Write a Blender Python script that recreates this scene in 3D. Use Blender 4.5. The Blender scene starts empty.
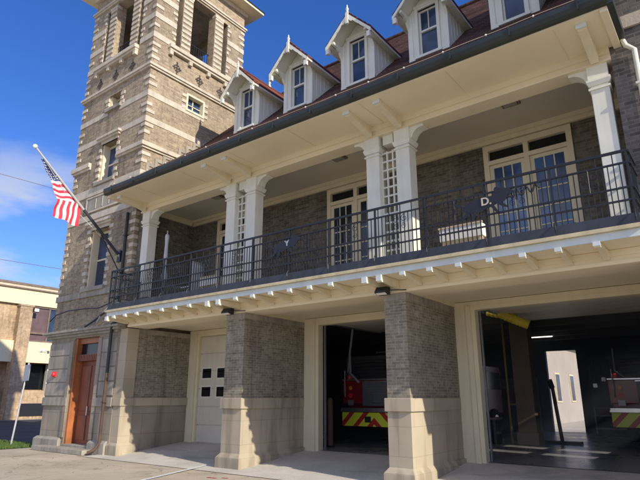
import bpy, math, random
from mathutils import Vector, Matrix
random.seed(7)
S = bpy.context.scene
COL = S.collection
PI = math.pi
rad = math.radians

# ------------------------------------------------------------------ materials
def new_mat(name):
    m = bpy.data.materials.new(name); m.use_nodes = True
    nt = m.node_tree; b = nt.nodes['Principled BSDF']
    return m, nt, b

def N(nt, t, **k):
    n = nt.nodes.new(t)
    for a, v in k.items(): setattr(n, a, v)
    return n

def L(nt, a, b): nt.links.new(a, b)

def c4(c): return (c[0], c[1], c[2], 1)

def pos_vec(nt, sx=1, sy=1, sz=1):
    g = N(nt, 'ShaderNodeNewGeometry'); mp = N(nt, 'ShaderNodeMapping')
    mp.inputs['Scale'].default_value = (sx, sy, sz)
    L(nt, g.outputs['Position'], mp.inputs['Vector'])
    return mp.outputs['Vector']

def plain(name, col, rough=0.6, var=0.12, scale=3.0, metal=0.0, spec=0.4, bump=0.0, streak=0.0, dirt=0.0):
    m, nt, b = new_mat(name)
    n = N(nt, 'ShaderNodeTexNoise'); n.inputs['Scale'].default_value = scale; n.inputs['Detail'].default_value = 6
    L(nt, pos_vec(nt), n.inputs['Vector'])
    r = N(nt, 'ShaderNodeValToRGB')
    r.color_ramp.elements[0].position = 0.3; r.color_ramp.elements[1].position = 0.7
    r.color_ramp.elements[0].color = c4([x*(1-var) for x in col]); r.color_ramp.elements[1].color = c4([min(1, x*(1+var*0.7)) for x in col])
    L(nt, n.outputs['Fac'], r.inputs['Fac'])
    out = r.outputs['Color']
    if streak or dirt:
        n2 = N(nt, 'ShaderNodeTexNoise'); n2.inputs['Scale'].default_value = 1; n2.inputs['Detail'].default_value = 5
        L(nt, pos_vec(nt, 7, 7, 0.8), n2.inputs['Vector'])
        r2 = N(nt, 'ShaderNodeMapRange'); r2.inputs[1].default_value = 0.45; r2.inputs[2].default_value = 0.75
        r2.inputs[3].default_value = 1.0; r2.inputs[4].default_value = 1.0-(streak or dirt)
        L(nt, n2.outputs['Fac'], r2.inputs[0])
        mx = N(nt, 'ShaderNodeMix', data_type='RGBA', blend_type='MULTIPLY'); mx.inputs[0].default_value = 1
        L(nt, out, mx.inputs[6]); L(nt, r2.outputs[0], mx.inputs[7]); out = mx.outputs[2]
    L(nt, out, b.inputs['Base Color'])
    b.inputs['Roughness'].default_value = rough; b.inputs['Metallic'].default_value = metal
    b.inputs['Specular IOR Level'].default_value = spec
    if bump:
        n3 = N(nt, 'ShaderNodeTexNoise'); n3.inputs['Scale'].default_value = scale*12; n3.inputs['Detail'].default_value = 4
        L(nt, pos_vec(nt), n3.inputs['Vector'])
        bp = N(nt, 'ShaderNodeBump'); bp.inputs['Strength'].default_value = bump; bp.inputs['Distance'].default_value = 0.02
        L(nt, n3.outputs['Fac'], bp.inputs['Height']); L(nt, bp.outputs['Normal'], b.inputs['Normal'])
    return m

def wall_vec(nt, slope=False):
    g = N(nt, 'ShaderNodeNewGeometry'); s = N(nt, 'ShaderNodeSeparateXYZ'); L(nt, g.outputs['Position'], s.inputs[0])
    c = N(nt, 'ShaderNodeCombineXYZ')
    if slope:
        mu = N(nt, 'ShaderNodeMath', operation='MULTIPLY'); mu.inputs[1].default_value = 1.414
        L(nt, s.outputs['Z'], mu.inputs[0]); L(nt, s.outputs['X'], c.inputs[0]); L(nt, mu.outputs[0], c.inputs[1])
    else:
        a = N(nt, 'ShaderNodeMath', operation='ADD'); L(nt, s.outputs['X'], a.inputs[0]); L(nt, s.outputs['Y'], a.inputs[1])
        L(nt, a.outputs[0], c.inputs[0]); L(nt, s.outputs['Z'], c.inputs[1])
    return c.outputs[0]

def brick(name, c1, c2, mortar, w=0.22, h=0.075, ms=0.008, slope=False, rough=0.85, big=0.25, fine=0.35, bump=0.5, bias=0.0):
    m, nt, b = new_mat(name)
    v = wall_vec(nt, slope)
    br = N(nt, 'ShaderNodeTexBrick'); L(nt, v, br.inputs['Vector'])
    br.inputs['Color1'].default_value = c4(c1); br.inputs['Color2'].default_value = c4(c2); br.inputs['Mortar'].default_value = c4(mortar)
    br.inputs['Scale'].default_value = 1; br.inputs['Mortar Size'].default_value = ms; br.inputs['Mortar Smooth'].default_value = 0.3
    br.inputs['Bias'].default_value = bias
    br.inputs['Brick Width'].default_value = w; br.inputs['Row Height'].default_value = h
    mp = N(nt, 'ShaderNodeMapping'); mp.inputs['Scale'].default_value = (0.9/w, 0.9/h, 1); L(nt, v, mp.inputs['Vector'])
    mp.inputs['Scale'].default_value = (2.3/w, 0.5/h, 1)
    n = N(nt, 'ShaderNodeTexNoise'); n.inputs['Scale'].default_value = 1; n.inputs['Detail'].default_value = 2; L(nt, mp.outputs[0], n.inputs['Vector'])
    fine = fine*.6
    mr = N(nt, 'ShaderNodeMapRange'); mr.inputs[1].default_value = 0.3; mr.inputs[2].default_value = 0.7; mr.inputs[3].default_value = 1-fine; mr.inputs[4].default_value = 1+fine*0.7
    L(nt, n.outputs['Fac'], mr.inputs[0])
    n2 = N(nt, 'ShaderNodeTexNoise'); n2.inputs['Scale'].default_value = 0.6; n2.inputs['Detail'].default_value = 5; L(nt, pos_vec(nt), n2.inputs['Vector'])
    mr2 = N(nt, 'ShaderNodeMapRange'); mr2.inputs[1].default_value = 0.3; mr2.inputs[2].default_value = 0.7; mr2.inputs[3].default_value = 1-big; mr2.inputs[4].default_value = 1+big*0.5
    L(nt, n2.outputs['Fac'], mr2.inputs[0])
    mu = N(nt, 'ShaderNodeMath', operation='MULTIPLY'); L(nt, mr.outputs[0], mu.inputs[0]); L(nt, mr2.outputs[0], mu.inputs[1])
    mx = N(nt, 'ShaderNodeMix', data_type='RGBA', blend_type='MULTIPLY'); mx.inputs[0].default_value = 1
    L(nt, br.outputs['Color'], mx.inputs[6]); L(nt, mu.outputs[0], mx.inputs[7])
    nd = N(nt, 'ShaderNodeTexNoise'); nd.inputs['Scale'].default_value = 1; nd.inputs['Detail'].default_value = 6; L(nt, pos_vec(nt, 3.2, 3.2, .45), nd.inputs['Vector'])
    gz = N(nt, 'ShaderNodeNewGeometry'); sz_ = N(nt, 'ShaderNodeSeparateXYZ'); L(nt, gz.outputs['Position'], sz_.inputs[0])
    mz = N(nt, 'ShaderNodeMapRange'); mz.inputs[1].default_value = 0.0; mz.inputs[2].default_value = 0.55; mz.inputs[3].default_value = 0.16; mz.inputs[4].default_value = 0.0; L(nt, sz_.outputs['Z'], mz.inputs[0])
    ad_ = N(nt, 'ShaderNodeMath', operation='ADD'); L(nt, nd.outputs['Fac'], ad_.inputs[0]); L(nt, mz.outputs[0], ad_.inputs[1])
    md = N(nt, 'ShaderNodeMapRange', interpolation_type='SMOOTHSTEP'); md.inputs[1].default_value = 0.5; md.inputs[2].default_value = 0.72; md.inputs[3].default_value = 1.0; md.inputs[4].default_value = 0.72; L(nt, ad_.outputs[0], md.inputs[0])
    mxd = N(nt, 'ShaderNodeMix', data_type='RGBA', blend_type='MULTIPLY'); mxd.inputs[0].default_value = 1
    L(nt, mx.outputs[2], mxd.inputs[6]); L(nt, md.outputs[0], mxd.inputs[7])
    L(nt, mxd.outputs[2], b.inputs['Base Color']); b.inputs['Roughness'].default_value = rough
    b.inputs['Specular IOR Level'].default_value = 0.2
    bp = N(nt, 'ShaderNodeBump'); bp.inputs['Strength'].default_value = bump; bp.inputs['Distance'].default_value = 0.01; bp.invert = True
    L(nt, br.outputs['Fac'], bp.inputs['Height']); L(nt, bp.outputs['Normal'], b.inputs['Normal'])
    return m

M = {}
M['tower_brick'] = brick('tower_brick', (0.45, 0.36, 0.24), (0.29, 0.225, 0.15), (0.43, 0.37, 0.275), 0.24, 0.070, 0.010, fine=0.35)
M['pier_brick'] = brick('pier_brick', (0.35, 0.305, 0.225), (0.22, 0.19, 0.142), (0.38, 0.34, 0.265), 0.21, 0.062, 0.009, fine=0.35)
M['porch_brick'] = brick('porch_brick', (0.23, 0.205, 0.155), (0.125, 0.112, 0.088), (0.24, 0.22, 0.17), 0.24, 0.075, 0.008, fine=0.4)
M['wing_brick'] = brick('wing_brick', (0.19, 0.17, 0.155), (0.10, 0.09, 0.085), (0.20, 0.185, 0.165), 0.24, 0.078, 0.010, fine=0.3)
M['tan_brick'] = brick('tan_brick', (0.58, 0.42, 0.26), (0.46, 0.32, 0.19), (0.55, 0.45, 0.32), 0.4, 0.14, 0.014)
M['ashlar'] = brick('ashlar', (0.36, 0.315, 0.24), (0.33, 0.285, 0.22), (0.22, 0.19, 0.15), 1.15, 0.62, 0.008, fine=0.10, big=0.25, bump=0.35)
M['ashlar_light'] = brick('ashlar_light', (0.49, 0.425, 0.31), (0.46, 0.395, 0.285), (0.36, 0.31, 0.22), 0.9, 0.58, 0.006, fine=0.08, big=0.2, bump=0.3)
M['stone'] = plain('stone', (0.60, 0.535, 0.42), 0.8, 0.16, 2.5, bump=0.25, streak=0.18)
M['stone_gray'] = plain('stone_gray', (0.37, 0.335, 0.275), 0.85, 0.2, 2.0, bump=0.3, streak=0.3)
M['roof_sunlit'] = brick('sunlit_red_tile', (0.26, 0.09, 0.06), (0.16, 0.06, 0.045), (0.045, 0.025, 0.022), 0.24, 0.19, 0.014, slope=True, fine=0.4, bump=0.8)  # same tile as the main roof, sunlit redness put into the colour
M['roof'] = brick('roof_tile', (0.165, 0.085, 0.062), (0.095, 0.052, 0.042), (0.045, 0.025, 0.022), 0.24, 0.19, 0.014, slope=True, fine=0.4, bump=0.8)
M['cream'] = plain('cream_paint', (0.80, 0.715, 0.50), 0.5, 0.05, 1.2, streak=0.07)
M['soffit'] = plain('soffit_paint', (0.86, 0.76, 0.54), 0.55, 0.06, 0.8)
M['white'] = plain('white_paint', (0.80, 0.80, 0.685), 0.5, 0.05, 2.0, streak=0.08)
M['pale'] = plain('pale_fascia', (0.66, 0.72, 0.70), 0.5, 0.05, 2.0, streak=0.1)
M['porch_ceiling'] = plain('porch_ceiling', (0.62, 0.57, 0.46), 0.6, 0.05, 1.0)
M['iron'] = plain('black_iron', (0.014, 0.016, 0.022), 0.45, 0.2, 8, spec=0.5)
M['kick'] = plain('dark_metal', (0.045, 0.05, 0.066), 0.5, 0.25, 2.5, streak=0.3)
M['gutter'] = plain('gutter_metal', (0.025, 0.032, 0.028), 0.4, 0.3, 3, spec=0.5)
M['rust_pipe'] = plain('rust_pipe', (0.10, 0.06, 0.042), 0.7, 0.4, 3)
M['wood'] = plain('wood', (0.42, 0.15, 0.055), 0.42, 0.25, 2.0, streak=0.35)
M['wood_dark'] = plain('wood_dark', (0.24, 0.075, 0.038), 0.45, 0.25, 2.0, streak=0.3)
M['dark'] = plain('dark_interior', (0.03, 0.03, 0.032), 0.8, 0.3, 1.0)
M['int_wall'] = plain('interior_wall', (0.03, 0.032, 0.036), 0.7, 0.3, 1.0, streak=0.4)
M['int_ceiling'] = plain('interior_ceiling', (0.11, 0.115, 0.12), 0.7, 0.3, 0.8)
M['brown_panel'] = plain('brown_panel', (0.17, 0.12, 0.07), 0.6, 0.25, 2.0)
M['olive'] = plain('olive_paint', (0.22, 0.18, 0.05), 0.6, 0.2)
M['red'] = plain('red_paint', (0.22, 0.009, 0.010), 0.25, 0.15, 2.0, spec=0.6)
M['chrome'] = plain('chrome', (0.62, 0.63, 0.65), 0.25, 0.1, 5, metal=0.9)
M['gray_metal'] = plain('gray_metal', (0.30, 0.31, 0.33), 0.4, 0.15, 5, metal=0.5)
M['dull_gray_metal'] = plain('dull_metal', (0.13, 0.135, 0.145), 0.45, 0.2, 5, metal=0.2)  # darker gray metal for the engine's roll-up door
M['ornament'] = plain('dark_brick_ornament', (0.085, 0.07, 0.058), 0.8, 0.3)
M['rubber'] = plain('rubber', (0.02, 0.02, 0.02), 0.8)
M['yellow'] = plain('yellow_hose', (0.62, 0.50, 0.05), 0.6, 0.2)
M['amber'] = plain('amber_lens', (0.8, 0.3, 0.03), 0.3)
M['bell_red'] = plain('bell_red', (0.72, 0.03, 0.04), 0.35)
M['flag_white'] = plain('flag_white', (0.80, 0.79, 0.78), 0.8, 0.04)
M['flag_red'] = plain('flag_red', (0.66, 0.045, 0.07), 0.8, 0.06)
M['flag_blue'] = plain('flag_blue', (0.045, 0.065, 0.19), 0.8, 0.08)
M['sign_back'] = plain('sign_back', (0.36, 0.40, 0.44), 0.5, 0.1, metal=0.3)
M['galv'] = plain('galvanised', (0.55, 0.56, 0.55), 0.45, 0.12, 5, metal=0.4)
M['line_white'] = plain('line_white', (0.74, 0.74, 0.72), 0.7, 0.12, 14)
M['line_red'] = plain('line_red', (0.55, 0.10, 0.09), 0.8, 0.3, 20)
M['fabric_white'] = plain('fabric_white', (0.66, 0.70, 0.72), 0.9, 0.1)
M['teal_gray'] = plain('teal_gray', (0.18, 0.235, 0.25), 0.6, 0.15)
M['bright_white'] = plain('bright_white', (0.86, 0.84, 0.78), 0.6, 0.05)
M['edge_gold'] = plain('ochre_edge', (0.60, 0.52, 0.32), 0.6, 0.15, 4, streak=.2)
M['house'] = plain('house_render', (0.46, 0.42, 0.37), 0.8, 0.08, 1, streak=.1)
M['cedar'] = plain('cedar', (0.70, 0.54, 0.38), 0.7, 0.15, 6)
M['beige_wall'] = plain('beige_wall', (0.80, 0.70, 0.46), 0.7, 0.05, 0.5)
M['brown_trim'] = plain('brown_trim', (0.20, 0.15, 0.11), 0.6, 0.2)
M['curtain'] = plain('curtain', (0.15, 0.095, 0.095), 0.4, 0.2, 2)

def glass_mat(name, col, rough=0.08, spec=0.7):
    m, nt, b = new_mat(name)
    n = N(nt, 'ShaderNodeTexNoise'); n.inputs['Scale'].default_value = 1.6; L(nt, pos_vec(nt), n.inputs['Vector'])
    r = N(nt, 'ShaderNodeValToRGB'); r.color_ramp.elements[0].position = 0.35; r.color_ramp.elements[1].position = 0.7
    r.color_ramp.elements[0].color = c4([x*0.55 for x in col]); r.color_ramp.elements[1].color = c4([x*1.5 for x in col])
    L(nt, n.outputs['Fac'], r.inputs['Fac']); L(nt, r.outputs['Color'], b.inputs['Base Color'])
    b.inputs['Roughness'].default_value = rough; b.inputs['Specular IOR Level'].default_value = spec
    bp = N(nt, 'ShaderNodeBump'); bp.inputs['Strength'].default_value = 0.05; bp.inputs['Distance'].default_value = 0.05
    L(nt, n.outputs['Fac'], bp.inputs['Height']); L(nt, bp.outputs['Normal'], b.inputs['Normal'])
    return m
M['glass'] = glass_mat('glass', (0.025, 0.04, 0.06))
M['glass_blue'] = glass_mat('glass_blue', (0.03, 0.06, 0.13), 0.08, 0.6)
M['painted_sky_glass'] = glass_mat('painted_sky_glass', (0.07, 0.15, 0.33), 0.1, 0.9)  # blue sky reflection painted into the pane colour
M['door_cream'] = plain('door_cream', (0.72, 0.67, 0.54), 0.5, 0.06, 1.5, streak=0.08)
M['glass_dark'] = glass_mat('glass_dark', (0.008, 0.009, 0.011), 0.15, 0.5)

def floor_mat():
    m, nt, b = new_mat('garage_floor')
    n = N(nt, 'ShaderNodeTexNoise'); n.inputs['Scale'].default_value = 1.1; n.inputs['Detail'].default_value = 6; L(nt, pos_vec(nt), n.inputs['Vector'])
    r = N(nt, 'ShaderNodeValToRGB'); r.color_ramp.elements[0].position = 0.3; r.color_ramp.elements[1].position = 0.7
    r.color_ramp.elements[0].color = (0.17, 0.172, 0.18, 1); r.color_ramp.elements[1].color = (0.31, 0.315, 0.32, 1)
    L(nt, n.outputs['Fac'], r.inputs['Fac']); L(nt, r.outputs['Color'], b.inputs['Base Color'])
    r2 = N(nt, 'ShaderNodeMapRange'); r2.inputs[3].default_value = 0.12; r2.inputs[4].default_value = 0.5
    L(nt, n.outputs['Fac'], r2.inputs[0]); L(nt, r2.outputs[0], b.inputs['Roughness'])
    return m
M['garage_floor'] = floor_mat()

def ground_mat(name, base, crack=True, joints=None, tint=(1, 1, 1)):
    m, nt, b = new_mat(name)
    n = N(nt, 'ShaderNodeTexNoise'); n.inputs['Scale'].default_value = 0.5; n.inputs['Detail'].default_value = 8; n.inputs['Roughness'].default_value = 0.65
    L(nt, pos_vec(nt), n.inputs['Vector'])
    r = N(nt, 'ShaderNodeValToRGB'); r.color_ramp.elements[0].position = 0.3; r.color_ramp.elements[1].position = 0.72
    r.color_ramp.elements[0].color = c4([x*0.78 for x in base]); r.color_ramp.elements[1].color = c4([x*1.16 for x in base])
    L(nt, n.outputs['Fac'], r.inputs['Fac'])
    n2 = N(nt, 'ShaderNodeTexNoise'); n2.inputs['Scale'].default_value = 60; n2.inputs['Detail'].default_value = 3; L(nt, pos_vec(nt), n2.inputs['Vector'])
    mr = N(nt, 'ShaderNodeMapRange'); mr.inputs[1].default_value = 0.3; mr.inputs[2].default_value = 0.7; mr.inputs[3].default_value = 0.82; mr.inputs[4].default_value = 1.15
    L(nt, n2.outputs['Fac'], mr.inputs[0])
    mx = N(nt, 'ShaderNodeMix', data_type='RGBA', blend_type='MULTIPLY'); mx.inputs[0].default_value = 1
    L(nt, r.outputs['Color'], mx.inputs[6]); L(nt, mr.outputs[0], mx.inputs[7]); out = mx.outputs[2]
    ns = N(nt, 'ShaderNodeTexNoise'); ns.inputs['Scale'].default_value = 0.35; ns.inputs['Detail'].default_value = 10; ns.inputs['Roughness'].default_value = .7; ns.inputs['Distortion'].default_value = .8
    L(nt, pos_vec(nt, 1, 2.2, 1), ns.inputs['Vector'])
    ms_ = N(nt, 'ShaderNodeMapRange', interpolation_type='SMOOTHSTEP'); ms_.inputs[1].default_value = 0.52; ms_.inputs[2].default_value = 0.66; ms_.inputs[3].default_value = 1.0; ms_.inputs[4].default_value = 0.74
    L(nt, ns.outputs['Fac'], ms_.inputs[0])
    mxs = N(nt, 'ShaderNodeMix', data_type='RGBA', blend_type='MULTIPLY'); mxs.inputs[0].default_value = 1
    L(nt, out, mxs.inputs[6]); L(nt, ms_.outputs[0], mxs.inputs[7]); out = mxs.outputs[2]
    if crack:
        vo = N(nt, 'ShaderNodeTexVoronoi', feature='DISTANCE_TO_EDGE'); vo.inputs['Scale'].default_value = 0.55
        wn = N(nt, 'ShaderNodeTexNoise'); wn.inputs['Scale'].default_value = 1.6; L(nt, pos_vec(nt), wn.inputs['Vector'])
        ad = N(nt, 'ShaderNodeMix', data_type='RGBA', blend_type='ADD'); ad.inputs[0].default_value = 1
        L(nt, pos_vec(nt), ad.inputs[6]); L(nt, wn.outputs['Color'], ad.inputs[7]); L(nt, ad.outputs[2], vo.inputs['Vector'])
        m2 = N(nt, 'ShaderNodeMapRange'); m2.inputs[1].default_value = 0.0; m2.inputs[2].default_value = 0.012; m2.inputs[3].default_value = 0.6; m2.inputs[4].default_value = 1.0
        L(nt, vo.outputs['Distance'], m2.inputs[0])
        mx2 = N(nt, 'ShaderNodeMix', data_type='RGBA', blend_type='MULTIPLY'); mx2.inputs[0].default_value = 1
        L(nt, out, mx2.inputs[6]); L(nt, m2.outputs[0], mx2.inputs[7]); out = mx2.outputs[2]
    L(nt, out, b.inputs['Base Color']); b.inputs['Roughness'].default_value = 0.9; b.inputs['Specular IOR Level'].default_value = 0.2
    bp = N(nt, 'ShaderNodeBump'); bp.inputs['Strength'].default_value = 0.25; bp.inputs['Distance'].default_value = 0.01
    L(nt, n2.outputs['Fac'], bp.inputs['Height']); L(nt, bp.outputs['Normal'], b.inputs['Normal'])
    return m
M['asphalt'] = ground_mat('worn_asphalt', (0.52, 0.45, 0.335))
M['asphalt_dark'] = ground_mat('dark_asphalt', (0.075, 0.078, 0.085))
M['concrete'] = ground_mat('concrete', (0.60, 0.565, 0.49), crack=False)
M['soil'] = plain('soil', (0.06, 0.09, 0.03), 0.9, 0.3)
M['grass'] = plain('grass', (0.09, 0.15, 0.03), 0.8, 0.35, 6)

def chevron_mat():
    m, nt, b = new_mat('chevron_stripes')
    t = N(nt, 'ShaderNodeTexCoord'); s = N(nt, 'ShaderNodeSeparateXYZ'); L(nt, t.outputs['Object'], s.inputs[0])
    ab = N(nt, 'ShaderNodeMath', operation='ABSOLUTE'); L(nt, s.outputs['X'], ab.inputs[0])
    ad = N(nt, 'ShaderNodeMath', operation='ADD'); L(nt, ab.outputs[0], ad.inputs[0]); L(nt, s.outputs['Z'], ad.inputs[1])
    ad2 = N(nt, 'ShaderNodeMath', operation='ADD'); L(nt, ad.outputs[0], ad2.inputs[0]); ad2.inputs[1].default_value = 10.07
    mo = N(nt, 'ShaderNodeMath', operation='PINGPONG'); mo.inputs[1].default_value = 0.27
    L(nt, ad2.outputs[0], mo.inputs[0])
    gt = N(nt, 'ShaderNodeMath', operation='GREATER_THAN'); gt.inputs[1].default_value = 0.10; L(nt, mo.outputs[0], gt.inputs[0])
    mx = N(nt, 'ShaderNodeMix', data_type='RGBA'); L(nt, gt.outputs[0], mx.inputs[0])
    mx.inputs[6].default_value = (0.60, 0.03, 0.03, 1); mx.inputs[7].default_value = (0.86, 0.95, 0.05, 1)
    L(nt, mx.outputs[2], b.inputs['Base Color']); b.inputs['Roughness'].default_value = 0.35
    L(nt, mx.outputs[2], b.inputs['Emission Color']); b.inputs['Emission Strength'].default_value = 0.0
    return m
M['chevron'] = chevron_mat()

def emis(name, col, s):
    m, nt, b = new_mat(name)
    b.inputs['Base Color'].default_value = c4(col); b.inputs['Emission Color'].default_value = c4(col); b.inputs['Emission Strength'].default_value = s
    return m
M['tube'] = emis('lit_tube', (1, 0.97, 0.9), 3.0)

# ------------------------------------------------------------------ mesh builder
class MB:
    def __init__(s): s.v = []; s.f = []; s.mi = []; s.cur = 0
    def face(s, pts):
        i = len(s.v); s.v += [tuple(p) for p in pts]; s.f.append(tuple(range(i, i+len(pts)))); s.mi.append(s.cur); return s
    def box(s, x0, x1, y0, y1, z0, z1):
        if x0 > x1: x0, x1 = x1, x0
        if y0 > y1: y0, y1 = y1, y0
        if z0 > z1: z0, z1 = z1, z0
        i = len(s.v)
        s.v += [(x0,y0,z0),(x1,y0,z0),(x1,y1,z0),(x0,y1,z0),(x0,y0,z1),(x1,y0,z1),(x1,y1,z1),(x0,y1,z1)]
        for q in ((0,3,2,1),(4,5,6,7),(0,1,5,4),(1,2,6,5),(2,3,7,6),(3,0,4,7)):
            s.f.append(tuple(i+k for k in q)); s.mi.append(s.cur)
        return s
    def frustum(s, a, b, z0, z1):   # a,b = (x0,x1,y0,y1) bottom/top
        i = len(s.v)
        s.v += [(a[0],a[2],z0),(a[1],a[2],z0),(a[1],a[3],z0),(a[0],a[3],z0),(b[0],b[2],z1),(b[1],b[2],z1),(b[1],b[3],z1),(b[0],b[3],z1)]
        for q in ((0,3,2,1),(4,5,6,7),(0,1,5,4),(1,2,6,5),(2,3,7,6),(3,0,4,7)):
            s.f.append(tuple(i+k for k in q)); s.mi.append(s.cur)
        return s
    def prism(s, poly, axis, a, b):
        """poly: 2D points; axis 'x': poly=(y,z), 'y': poly=(x,z), 'z': poly=(x,y)"""
        def p(q, t): return {'x': (t, q[0], q[1]), 'y': (q[0], t, q[1]), 'z': (q[0], q[1], t)}[axis]
        n = len(poly); i = len(s.v)
        s.v += [p(q, a) for q in poly] + [p(q, b) for q in poly]
        s.f.append(tuple(range(i+n-1, i-1, -1))); s.mi.append(s.cur)
        s.f.append(tuple(range(i+n, i+2*n))); s.mi.append(s.cur)
        for k in range(n):
            k2 = (k+1) % n; s.f.append((i+k, i+k2, i+n+k2, i+n+k)); s.mi.append(s.cur)
        return s
    def tube(s, pts, r, seg=8):
        pts = [Vector(p) for p in pts]; rings = []
        rr = r if isinstance(r, (list, tuple)) else [r]*len(pts)
        up = None
        for k, p in enumerate(pts):
            d = (pts[min(k+1, len(pts)-1)] - pts[max(k-1, 0)]).normalized()
            a = Vector((0,0,1)) if abs(d.z) < 0.9 else Vector((1,0,0))
            if up is not None and abs(up.dot(d)) < 0.95: a = up
            u = d.cross(a).normalized(); w = u.cross(d).normalized(); up = w
            i = len(s.v)
            for q in range(seg):
                t = 2*PI*q/seg; s.v.append(tuple(p + u*math.cos(t)*rr[k] + w*math.sin(t)*rr[k]))
            rings.append(i)
        for a, b in zip(rings, rings[1:]):
            for q in range(seg):
                q2 = (q+1) % seg; s.f.append((a+q, a+q2, b+q2, b+q)); s.mi.append(s.cur)
        s.f.append(tuple(rings[0]+q for q in reversed(range(seg)))); s.mi.append(s.cur)
        s.f.append(tuple(rings[-1]+q for q in range(seg))); s.mi.append(s.cur)
        return s
    def lathe(s, c, prof, seg=12):
        rings = []
        for r, z in prof:
            i = len(s.v)
            for q in range(seg):
                t = 2*PI*q/seg; s.v.append((c[0]+r*math.cos(t), c[1]+r*math.sin(t), c[2]+z))
            rings.append(i)
        for a, b in zip(rings, rings[1:]):
            for q in range(seg):
                q2 = (q+1) % seg; s.f.append((a+q, a+q2, b+q2, b+q)); s.mi.append(s.cur)
        s.f.append(tuple(rings[0]+q for q in reversed(range(seg)))); s.mi.append(s.cur)
        s.f.append(tuple(rings[-1]+q for q in range(seg))); s.mi.append(s.cur)
        return s

def build(name, mb, mats, parent=None, origin=None, bevel=0.0, smooth=False):
    me = bpy.data.meshes.new(name)
    o0 = Vector(origin) if origin is not None else Vector((0,0,0))
    me.from_pydata([tuple(Vector(v)-o0) for v in mb.v], [], mb.f)
    if not isinstance(mats, (list, tuple)): mats = [mats]
    for m in mats: me.materials.append(m)
    for p, k in zip(me.polygons, mb.mi): p.material_index = k
    me.update()
    if smooth: me.shade_smooth()
    o = bpy.data.objects.new(name, me); COL.objects.link(o)
    o.location = o0
    if parent is not None:
        o.parent = parent
        pm = parent['_loc'] if '_loc' in parent else (0,0,0)
        o.location = o0 - Vector(pm)
    o['_loc'] = tuple(o0)
    if bevel:
        b = o.modifiers.new('bevel', 'BEVEL'); b.width = bevel; b.segments = 2; b.limit_method = 'ANGLE'
    return o

def tag(o, label, cat, group=None, kind=None):
    if label: o['label'] = label
    if cat: o['category'] = cat
    if group: o['group'] = group
    if kind: o['kind'] = kind
    return o

def thing(name, label, cat, loc=(0,0,0), group=None):
    o = bpy.data.objects.new(name, None); COL.objects.link(o); o.location = loc; o['_loc'] = tuple(loc)
    o.empty_display_size = 0.2
    return tag(o, label, cat, group)

def struct(name, mb, mats):
    o = build(name, mb, mats); o['kind'] = 'structure'; return o

def copy_thing(root, loc, label=None):
    r = root.copy(); COL.objects.link(r); r.location = loc
    if label: r['label'] = label
    for ch in list(root.children):
        c = ch.copy(); COL.objects.link(c); c.parent = r
        for g in list(ch.children):
            d = g.copy(); COL.objects.link(d); d.parent = c
    return r

def wall(mb, axis, p0, p1, u0, u1, z0, z1, holes=(), caps=True):
    """wall between planes p0 and p1. axis 'y': plane normal is Y, u = X; axis 'x': normal X, u = Y"""
    us = sorted(set([u0, u1] + [h[0] for h in holes] + [h[1] for h in holes])); us = [u for u in us if u0 <= u <= u1]
    zs = sorted(set([z0, z1] + [h[2] for h in holes] + [h[3] for h in holes])); zs = [z for z in zs if z0 <= z <= z1]
    def pt(u, p, z): return (u, p, z) if axis == 'y' else (p, u, z)
    def inh(u, z): return any(h[0] < u < h[1] and h[2] < z < h[3] for h in holes)
    for a, b in zip(us, us[1:]):
        for c, d in zip(zs, zs[1:]):
            if inh((a+b)/2, (c+d)/2): continue
            for p in (p0, p1): mb.face([pt(a,p,c), pt(b,p,c), pt(b,p,d), pt(a,p,d)])
    def ring(a, b, c, d):
        mb.face([pt(a,p0,c), pt(a,p1,c), pt(a,p1,d), pt(a,p0,d)]); mb.face([pt(b,p0,c), pt(b,p1,c), pt(b,p1,d), pt(b,p0,d)])
        mb.face([pt(a,p0,c), pt(b,p0,c), pt(b,p1,c), pt(a,p1,c)]); mb.face([pt(a,p0,d), pt(b,p0,d), pt(b,p1,d), pt(a,p1,d)])
    for h in holes: ring(*h)
    if caps: ring(u0, u1, z0, z1)
    return mb

# ------------------------------------------------------------------ ground
FL = 0.30
g = MB()
xs = [-400, -60, -36, -16.4, 0.6, 12, 60, 400]; ys = [-400, -60, 9.0, 10.4, 60, 400]
for a, b in zip(xs, xs[1:]):
    for c, d in zip(ys, ys[1:]):
        g.face([(a,c,-0.004), (b,c,-0.004), (b,d,-0.004), (a,d,-0.004)])
struct('ground', g, M['asphalt'])
g = MB(); g.face([(-46.5,8.2,0.002), (-22.2,8.2,0.002), (-22.2,60,0.002), (-46.5,60,0.002)])
struct('side_road', g, M['asphalt_dark'])
g = MB()
# concrete apron rising from the forecourt to the garage floor, one sheet per bay, expansion joints left as gaps
g.face([(-16.6,9.75,0.004), (2.6,9.75,0.004), (2.6,10.4,0.02), (-16.6,10.4,0.02)])
g.face([(-16.2,10.4,0.02), (2.6,10.4,0.02), (2.6,13.15,FL-0.01), (-16.2,13.15,FL-0.01)])
struct('apron', g, M['concrete'])
g = MB(); g.face([(-16.0,13.12,FL), (0.6,13.12,FL), (0.6,26.2,FL), (-16.0,26.2,FL)])
struct('garage_floor', g, M['garage_floor'])
g = MB(); g.face([(-22,26.2,0.006), (6,26.2,0.006), (6,60,0.006), (-22,60,0.006)])
struct('rear_yard_paving', g, M['concrete'])

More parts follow.
